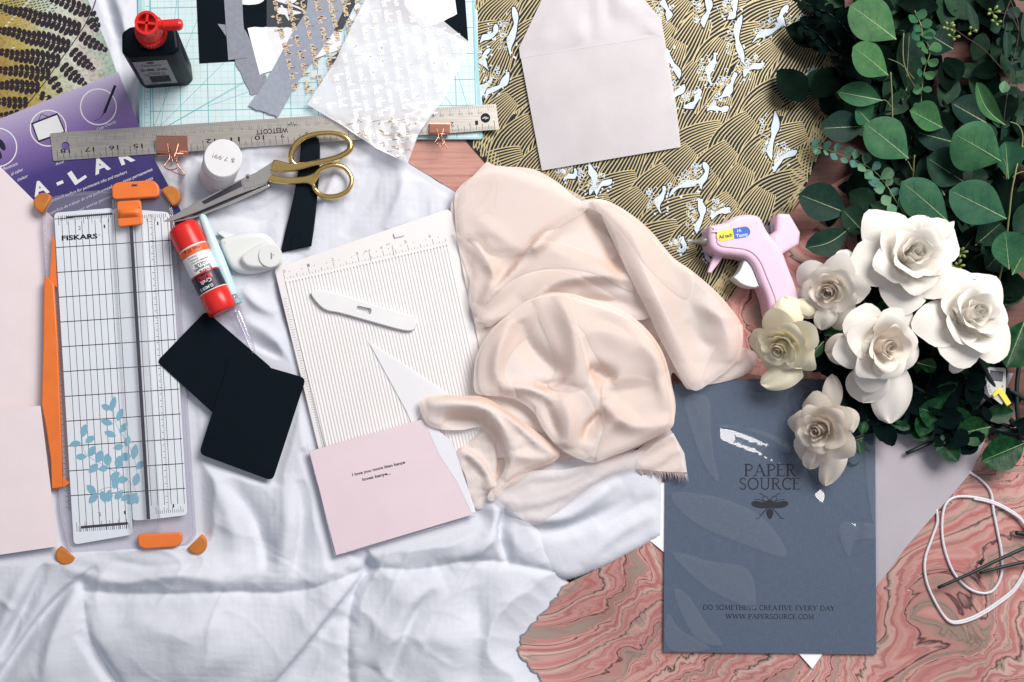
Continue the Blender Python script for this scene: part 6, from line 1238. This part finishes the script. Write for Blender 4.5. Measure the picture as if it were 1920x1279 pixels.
# baby eucalyptus sprigs with small paired round leaves
def sprig(label, pts, n, size, mat, z, smat='twig', seed=1, name='eucalyptus_sprig'):
    t = thing(name, label, 'eucalyptus sprig', pts[0][0], pts[0][1], z, 'small leaved eucalyptus sprigs'); sp = spline(pts, False, 8); r = random.Random(seed)
    stem(t, [(x, y, z + 2 * math.sin(i)) for i, (x, y) in enumerate(pts)], .6, .35, smat)
    for i in range(n):
        k = int((i + .5) / n * (len(sp) - 2)); x, y = sp[k]; dx, dy = sp[k + 1][0] - x, sp[k + 1][1] - y; a = math.atan2(dy, dx)
        for sg in (-1, 1):
            b = a + sg * (1.25 + r.uniform(-.35, .35)); L_ = size * r.uniform(.8, 1.25) * (1 - .35 * i / n); leaf(t, (x, y), (x + math.cos(b) * L_, y + math.sin(b) * L_), L_ * .46, z + 1, z + r.uniform(2, 9), mat, fold_=r.uniform(-.2, .4), veins=False)
sprig('blue green small leaved sprig crossing diagonally over the reddish wood', [(1700, 405), (1680, 380), (1662, 350), (1640, 322), (1610, 302), (1580, 290), (1550, 280), (1520, 275)], 12, 24, Cm, 46, 'twig', 2)
sprig('upright small leaved sprig hanging between the large round leaves', [(1715, 20), (1726, 50), (1728, 70), (1744, 95), (1735, 130), (1730, 170), (1727, 225)], 9, 24, 'leafA', 44, 'twig', 4)
sprig('dark small leaved sprig at the top edge over the wave paper', [(1620, 90), (1590, 60), (1560, 30), (1520, 10), (1490, -10)], 10, 24, Dm, 30, 'stemdark', 6)
sprig('dark small leaved sprig lying left of the large round leaves', [(1640, 150), (1600, 120), (1560, 95), (1530, 60), (1500, 45)], 10, 26, Dm, 24, 'stemdark', 7)
sprig('dark small leaved sprig in the top right corner by the seed pods', [(1905, -20), (1880, 40), (1890, 90), (1905, 140), (1912, 190)], 8, 26, 'leafB', 40, 'twigdark', 9)
sprig('short grey green sprig behind the upper white rose', [(1860, 470), (1845, 440), (1840, 400), (1850, 370)], 5, 20, 'leafB', 26, 'stemdark', 10)
# seeded twig
def seeds(label, px, py, z, stems, clusters, seed=1):
    t = thing('seeded_twig', label, 'seeded eucalyptus', px, py, z, 'thin twigs with green seed pods'); r = random.Random(seed)
    for s_ in stems: stem(t, s_, .6, .35, 'twigdark')
    for cx, cy, n in clusters:
        for i in range(n):
            a = 6.28 * i / n + r.uniform(-.3, .3); d = r.uniform(8, 14); x, y = cx + d * math.cos(a), cy + d * math.sin(a); m = MB(z + 8); m.tube([(cx, cy, z + 6), (cx + (x - cx) * .4, cy + (y - cy) * .4, z + 8), (cx + (x - cx) * .7, cy + (y - cy) * .7, z + 9), (x, y, z + 10)], [.3, .4, 1.7, .9], 'bud', 7); m.build('seed_pod', t)
seeds('thin brown twig with green seed pods over the patch of reddish wood', 1850, 100, 40, [[(1890, 130, 40), (1846, 92, 46), (1800, 66, 50), (1780, 52, 52)], [(1893, 135, 40), (1910, 60, 44), (1888, -10, 46)], [(1893, 135, 40), (1886, 190, 38), (1884, 240, 34)]], [(1778, 50, 6), (1788, 68, 4), (1822, 58, 3)], 3)
seeds('twig with green seed pods at the very top right', 1870, 30, 44, [[(1915, 60, 44), (1895, 30, 48), (1865, 25, 50)]], [(1862, 22, 5), (1868, 40, 4)], 5)
seeds('small seed pod twig beside the upper right rose', 1800, 490, 22, [[(1830, 440, 22), (1806, 470, 24), (1790, 500, 26)]], [(1800, 474, 6), (1795, 500, 6)], 8)
for i, (b, tp, w) in enumerate([((1815, 0), (1832, 62), 9), ((1886, 150), (1876, 176), 9), ((1925, 10), (1918, 80), 7), ((1890, 40), (1886, 112), 8), ((1925, 85), (1915, 130), 8)]):
    lf = thing('loose_eucalyptus_leaf', ['narrow grey green leaf hanging beside the seed pods', 'small pointed leaf at the fork of the brown twig', 'narrow leaf cut by the right edge near the top', 'narrow dark leaf along the brown twig', 'small leaf touching the right edge beside the twig'][i], 'leaf', b[0], b[1], 44)
    leaf(lf, b, tp, w, 44, 48, 'leafC' if i == 1 else 'leafB', veins=False, name='leaf_blade')
# dense shaded foliage underneath
r = random.Random(21); bk = MB(12)
def stuff(name, label, cat, spots, size, zlo, zhi, mats, seed):
    r = random.Random(seed); m = MB((zlo + zhi) / 2); o0 = []
    for (cx, cy, sx, sy, n) in spots:
        for _ in range(n):
            x, y = r.gauss(cx, sx), r.gauss(cy, sy); a = r.uniform(0, 6.28); L_ = size * r.uniform(.6, 1.3); z = r.uniform(zlo, zhi); w = L_ * r.uniform(.3, .42); ux, uy = math.cos(a), math.sin(a); g = []; tl = r.uniform(-8, 8)
            for i in range(6):
                s_ = i / 5; pr = math.sin(math.pi * min(.98, max(.02, s_))) ** .7 * w; g.append([m.p(x + ux * L_ * s_ - uy * pr * k, y + uy * L_ * s_ + ux * pr * k, max(1.5, z + tl * s_ + abs(k) * pr * .2)) for k in (-1, -.5, 0, .5, 1)])
            m.surf(g, r.choice(mats))
    return m.build(name, None, label, cat, kind='stuff')
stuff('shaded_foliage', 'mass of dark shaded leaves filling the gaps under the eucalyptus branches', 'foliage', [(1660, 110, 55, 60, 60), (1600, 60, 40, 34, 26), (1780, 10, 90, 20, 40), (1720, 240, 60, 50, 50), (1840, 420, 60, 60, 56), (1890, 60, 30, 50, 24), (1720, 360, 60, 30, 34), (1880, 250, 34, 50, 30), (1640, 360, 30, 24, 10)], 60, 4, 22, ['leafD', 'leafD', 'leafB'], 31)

# ------------------------------------------------------------------ rose bouquet
bq = thing('rose_bouquet', 'bunch of ivory artificial roses with dark green leaves and stems tied by a tag', 'rose bouquet', 1880, 760, 3)
def rose(cx, cy, z, R, tilt, tdir, mats, label, seed, rings=None, spin=0):
    """tilt radians towards image direction tdir (radians, px axes)"""
    r = random.Random(seed); o = MB(z)
    c = Vector(o.p(cx, cy, z)); ax = Vector((math.cos(tdir), -math.sin(tdir), 0)); rot = Matrix.Rotation(tilt, 3, Vector((0, 0, 1)).cross(ax)) @ Matrix.Rotation(spin, 3, 'Z')
    Rm = R * S * 1.2
    rings = rings or [(3, .13, .66, 1.30, .0, .5), (3, .25, .68, 1.2, .06, .6), (4, .44, .66, 1.02, .16, .7), (5, .70, .52, .92, .26, .8), (5, .98, .28, .80, .28, 1)]
    # n, rim radius, height, angular half width, curl, length
    for ri, (n, rr, hh_, aw, curl, ln) in enumerate(rings):
        off = r.uniform(0, 6.28)
        for k in range(n):
            phi = off + 6.283 * k / n + r.uniform(-.18, .18); NU, NV = 12, 12; g = []; rj = rr * r.uniform(.9, 1.1); hj = hh_ * r.uniform(.9, 1.08); cj = curl * r.uniform(.6, 1.4); w0 = r.uniform(-1, 1); w1 = r.uniform(-1, 1)
            for i in range(NV + 1):
                v = i / NV; row = []
                for j in range(-NU // 2, NU // 2 + 1):
                    u = j / (NU / 2); vm = 1 - .26 * abs(u) ** 2.6 + .05 * math.exp(-(u / .25) ** 2) + .02 * math.sin(u * 5 + w0 * 3); vv = v * vm
                    rad = rj * (vv ** (.55 + .5 * (ri > 3))) * .86 + cj * max(0, vv - .62) * 1.0; zz = hj * (1 - max(0, 1 - vv) ** (1.3 if ri < 4 else 1.6)) - cj * (max(0, vv - .6) ** 1.6) * 1.6
                    wd = aw * ((.45 + .55 * min(1, vv * 1.7)) * (1 - .28 * max(0, vv - .6)) if ri > 1 else 1.0)
                    zz += .03 * math.sin(u * 4.2 + w1 * 3) * vv * (ri > 1) - .10 * abs(u) ** 2 * vv * (ri > 3) * (1 if w0 > 0 else -.5); rad += -.05 * abs(u) ** 2 * (ri > 2) * vv + .025 * math.sin(u * 6 + w1 * 4 + k) * vv ** 3
                    a_ = phi + u * wd; p = Vector((rad * math.cos(a_), rad * math.sin(a_), zz)) * Rm; p.x += 0; row.append(tuple(c + rot @ p))
                g.append(row)
            o.surf(g, mats[0] if ri > 2 else mats[1])
    # a closed heart
    for i in range(3):
        g = []
        for a in np.linspace(0, 5.2, 14): g.append([tuple(c + rot @ (Vector(((.05 + .03 * i + .012 * a) * math.cos(a + i * 2), (.05 + .03 * i + .012 * a) * math.sin(a + i * 2), .25 + .42 * t)) * Rm)) for t in (0, .5, 1)])
        o.surf(g, mats[1])
    f = o.build('rose_bloom', bq, label)
    s_ = MB(z)   # calyx
    for k in range(5):
        a_ = 6.28 * k / 5; g = []
        for t in np.linspace(0, 1, 5): g.append([tuple(c + rot @ (Vector(((.1 + .5 * t) * math.cos(a_ + q * .3 * (1 - t)), (.1 + .5 * t) * math.sin(a_ + q * .3 * (1 - t)), -.03 - .05 * t)) * Rm)) for q in (-1, 0, 1)])
        s_.surf(g, 'roseleaf')
    s_.build('calyx', f); return f
def petal(cx, cy, tx, ty, w, z0, z1, mat, lab=None, cup=.5, parent=None, seed=0):
    m = MB((z0 + z1) / 2); L_ = math.hypot(tx - cx, ty - cy); ux, uy = (tx - cx) / L_, (ty - cy) / L_; g = []
    for i in range(13):
        s_ = i / 12; pr = w * (math.sin(math.pi * min(.985, .10 + .885 * s_ ** 1.05)) ** .55) * (1 if i < 12 else .5); row = []
        for j in range(-6, 7):
            k = j / 6; row.append(m.p(cx + ux * L_ * s_ - uy * pr * k, cy + uy * L_ * s_ + ux * pr * k, z0 + (z1 - z0) * s_ + 4 * math.sin(math.pi * s_) - cup * pr * k * k * .35 + 1.2 * math.sin(k * 5 + s_ * 4 + seed) * s_))
        g.append(row)
    m.surf(g, mat); return m.build('petal', parent)
open_r = None
f = rose(1693, 492, 52, 84, .18, -1.9, ('petal', 'petal'), 'largest open rose at the top of the bunch', 3)
petal(1735, 470, 1784, 512, 30, 62, 58, 'petal', parent=f); petal(1720, 440, 1742, 408, 26, 64, 66, 'petal', parent=f, seed=2)
f = rose(1797, 600, 50, 80, .2, -.9, ('petal', 'petal'), 'open rose at the right of the bunch', 8, spin=1)
petal(1850, 590, 1890, 620, 26, 60, 52, 'petal', parent=f); petal(1800, 665, 1792, 700, 17, 54, 46, 'petal', parent=f, seed=1); petal(1800, 560, 1832, 526, 24, 62, 62, 'petal', parent=f, seed=3)
f = rose(1636, 645, 54, 72, .25, .9, ('petal', 'petalwarm'), 'rose in the middle with long drooping lower petals', 12, spin=2)
petal(1640, 690, 1620, 754, 42, 50, 38, 'petal', parent=f, seed=4); petal(1672, 690, 1676, 794, 40, 46, 30, 'petal', parent=f, seed=1); petal(1600, 650, 1552, 660, 30, 44, 34, 'petalwarm', parent=f, seed=2)
f = rose(1562, 538, 40, 58, .75, 2.6, ('petal', 'petalwarm'), 'half open rose turned to the left above the yellow one', 17)
petal(1550, 575, 1545, 618, 22, 46, 34, 'petal', parent=f); petal(1530, 570, 1500, 588, 20, 40, 30, 'petal', parent=f, seed=2); petal(1580, 500, 1590, 468, 20, 50, 48, 'petal', parent=f)
f = rose(1475, 640, 34, 56, .9, 2.5, ('petalyel', 'petalyel'), 'pale yellow rose seen from the side beside the scarf', 23)
petal(1490, 610, 1470, 556, 30, 42, 40, 'petalyel', parent=f, seed=1); petal(1505, 590, 1515, 560, 22, 42, 38, 'petalyel', parent=f); petal(1500, 695, 1430, 720, 24, 34, 24, 'petalyel', parent=f, seed=2); petal(1490, 640, 1510, 690, 30, 46, 40, 'petalyel', parent=f, seed=5)
f = rose(1548, 802, 30, 58, .85, 2.9, ('petaltan', 'petaltan'), 'tan rose lying on the blue folder', 29)
petal(1565, 770, 1556, 702, 20, 34, 44, 'petaltan', parent=f, seed=3); petal(1570, 830, 1555, 912, 24, 34, 14, 'petaltan', parent=f, seed=2); petal(1575, 770, 1602, 812, 26, 36, 28, 'petaltan', parent=f, seed=4); petal(1530, 840, 1520, 880, 20, 28, 18, 'petaltan', parent=f, seed=4)
m = MB(60); 
for k in range(4):
    a_ = 1.57 * k; g = []
    for t in np.linspace(0, 1, 8): g.append([m.p(1757 + 30 * t + 10 * math.sin(math.pi * min(.97, t)) * math.cos(a_ + q), 452 - 36 * t + 12 * math.sin(math.pi * min(.97, t)) * math.sin(a_ + q), 58 + 4 * t + 5 * math.sin(a_ + q) * math.sin(math.pi * t)) for q in np.linspace(-1, 1, 7)])
    m.surf(g, 'petal')
m.build('rosebud', bq, 'small closed bud behind the largest rose')
for s_ in ([(1700, 540, 40), (1760, 660, 26), (1850, 740, 16), (1925, 800, 10)], [(1640, 690, 40), (1740, 740, 18), (1860, 800, 12), (1930, 815, 10)], [(1800, 640, 40), (1840, 690, 30), (1880, 745, 20), (1915, 800, 12)], [(1520, 560, 28), (1560, 640, 16), (1700, 740, 12), (1900, 800, 10)], [(1570, 830, 18), (1680, 800, 12), (1820, 800, 10), (1930, 825, 8)], [(1500, 640, 24), (1540, 620, 20), (1570, 600, 16)], [(1910, 680, 14), (1905, 740, 14), (1915, 830, 10)], [(1890, 730, 16), (1925, 750, 14)], [(1700, 850, 8), (1800, 812, 9), (1925, 806, 9)]):
    stem(bq, s_, 2.0, 2.2, 'stemdark', 'stem', 8)
for l in [((1925, 600), (1880, 690), 34, 26, 32, dict(rip=.8)), ((1740, 800), (1820, 790), 1, 10, 12, {}), ((1800, 790), (1715, 765), 30, 14, 20, {}), ((1860, 800), (1790, 815), 28, 18, 22, dict(rip=.8)), ((1925, 830), (1840, 865), 32, 16, 20, dict(rip=1)), ((1700, 560), (1745, 585), 22, 30, 34, {}), ((1720, 680), (1755, 690), 14, 44, 46, {}), ((1545, 640), (1515, 670), 12, 28, 30, {}),
          ((1580, 590), (1610, 570), 14, 30, 32, {}), ((1620, 820), (1590, 830), 14, 14, 16, {}), ((1700, 790), (1640, 770), 30, 12, 16, {}), ((1760, 700), (1690, 730), 34, 12, 18, {}), ((1850, 700), (1780, 740), 34, 14, 20, {}), ((1880, 700), (1835, 640), 30, 12, 18, {})]:
    if l[2] > 2: leaf(bq, l[0], l[1], l[2], l[3], l[4], 'roseleaf', name='leaf', **l[5])
tg = MB(26); tg.prism(roundpoly([(1848, 688), (1887, 690), (1886, 735), (1880, 760), (1855, 740), (1848, 712)], 5), 25, 25.5, 'kraft'); tgo = tg.build('price_tag', bq)
tg = MB(26); tg.prism([(1857, 694), (1882, 697), (1880, 716), (1855, 713)], 25.5, 25.55, 'slot'); [tg.ribbon([(1858 + i * 2.6, 697 + i * .2), (1857 + i * 2.6, 712 + i * .2)], 1.0, 25.6, 'greyink') for i in range(9)]; tg.text('12 ST', (1852, 722), (1856, 738), 4, 25.6, 'ink'); tg.text('8', (1878, 726), (1881, 727), 4, 25.6, 'ink'); tg.build('bar_code_print', tgo)
tg = MB(27); tg.prism([(1860, 740), (1874, 727), (1880, 730), (1896, 756), (1888, 762), (1872, 738), (1864, 745)], 26, 27.5, 'yellow', bev=.4); tg.build('yellow_band', tgo)
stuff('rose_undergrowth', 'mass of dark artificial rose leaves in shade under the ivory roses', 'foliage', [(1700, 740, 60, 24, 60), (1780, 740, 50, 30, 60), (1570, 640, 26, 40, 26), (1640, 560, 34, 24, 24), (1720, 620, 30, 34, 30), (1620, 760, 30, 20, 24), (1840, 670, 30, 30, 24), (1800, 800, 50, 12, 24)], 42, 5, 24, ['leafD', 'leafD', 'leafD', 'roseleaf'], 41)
# thorny twigs by the cord and tendrils
tw = thing('dark_twigs', 'two dark green artificial stems crossing over the white cord', 'stem', 1760, 1100, 3)
stem(tw, [(1762, 1103, 8), (1820, 1075, 12), (1880, 1045, 13), (1960, 1010, 13)], 1.7, 2.0, 'stemdark', 'stem', 8); stem(tw, [(1838, 1075, 6), (1860, 1068, 8), (1900, 1058, 8), (1960, 1045, 9)], 1.6, 1.9, 'stemdark', 'stem', 8)
stem(tw, [(1838, 1058, 12), (1844, 1048, 14)], 2.2, 1.2, 'stemdark', 'thorn'); stem(tw, [(1905, 999, 6), (1930, 1002, 6)], 2.2, 2.6, 'stemdark', 'thorn')
td = thing('dark_tendrils', 'curled dark tendrils on the blue folder right of the tan rose', 'tendril', 1610, 860, 4)
for p_ in ([(1580, 845, 6), (1595, 850, 7), (1612, 838, 7), (1632, 846, 5)], [(1585, 862, 5), (1600, 872, 6), (1612, 866, 5)], [(1600, 820, 8), (1590, 845, 8), (1588, 862, 6)]): stem(td, p_, .9, .4, 'stemdark', 'tendril')
# ------------------------------------------------------------------ white cord
cr = MB(3)
loops = [[(1817, 885), (1838, 898), (1858, 922), (1864, 960), (1872, 1000), (1879, 1040), (1878, 1080), (1862, 1108), (1838, 1112), (1812, 1100), (1788, 1072), (1772, 1030), (1767, 990), (1772, 950), (1790, 933), (1822, 932), (1860, 940), (1890, 955), (1915, 975), (1932, 1010), (1930, 1050), (1905, 1100), (1870, 1130), (1830, 1155), (1795, 1166), (1775, 1160), (1755, 1130), (1738, 1090), (1735, 1050), (1748, 1010), (1758, 980), (1757, 956)]]
for lp in loops:
    sp = spline(lp, False, 6); N = len(sp); zz = [2.0 + 2.2 * (1 if 95 < i < 120 else 0) * math.sin((i - 95) / 25 * math.pi) for i in range(N)]; cr.tube([(x, y, z) for (x, y), z in zip(sp, zz)], 1.4, 'cord', 8)
    cr.tube([(x + 2.6 * math.sin(i * .05 + 1), y + 3.0, z + .2) for i, ((x, y), z) in enumerate(zip(sp, zz)) if 90 < i < 170], 1.2, 'cord', 8)
cr.build('cord', None, 'thin white elastic cord looped loosely on the red marbled paper', 'cord')
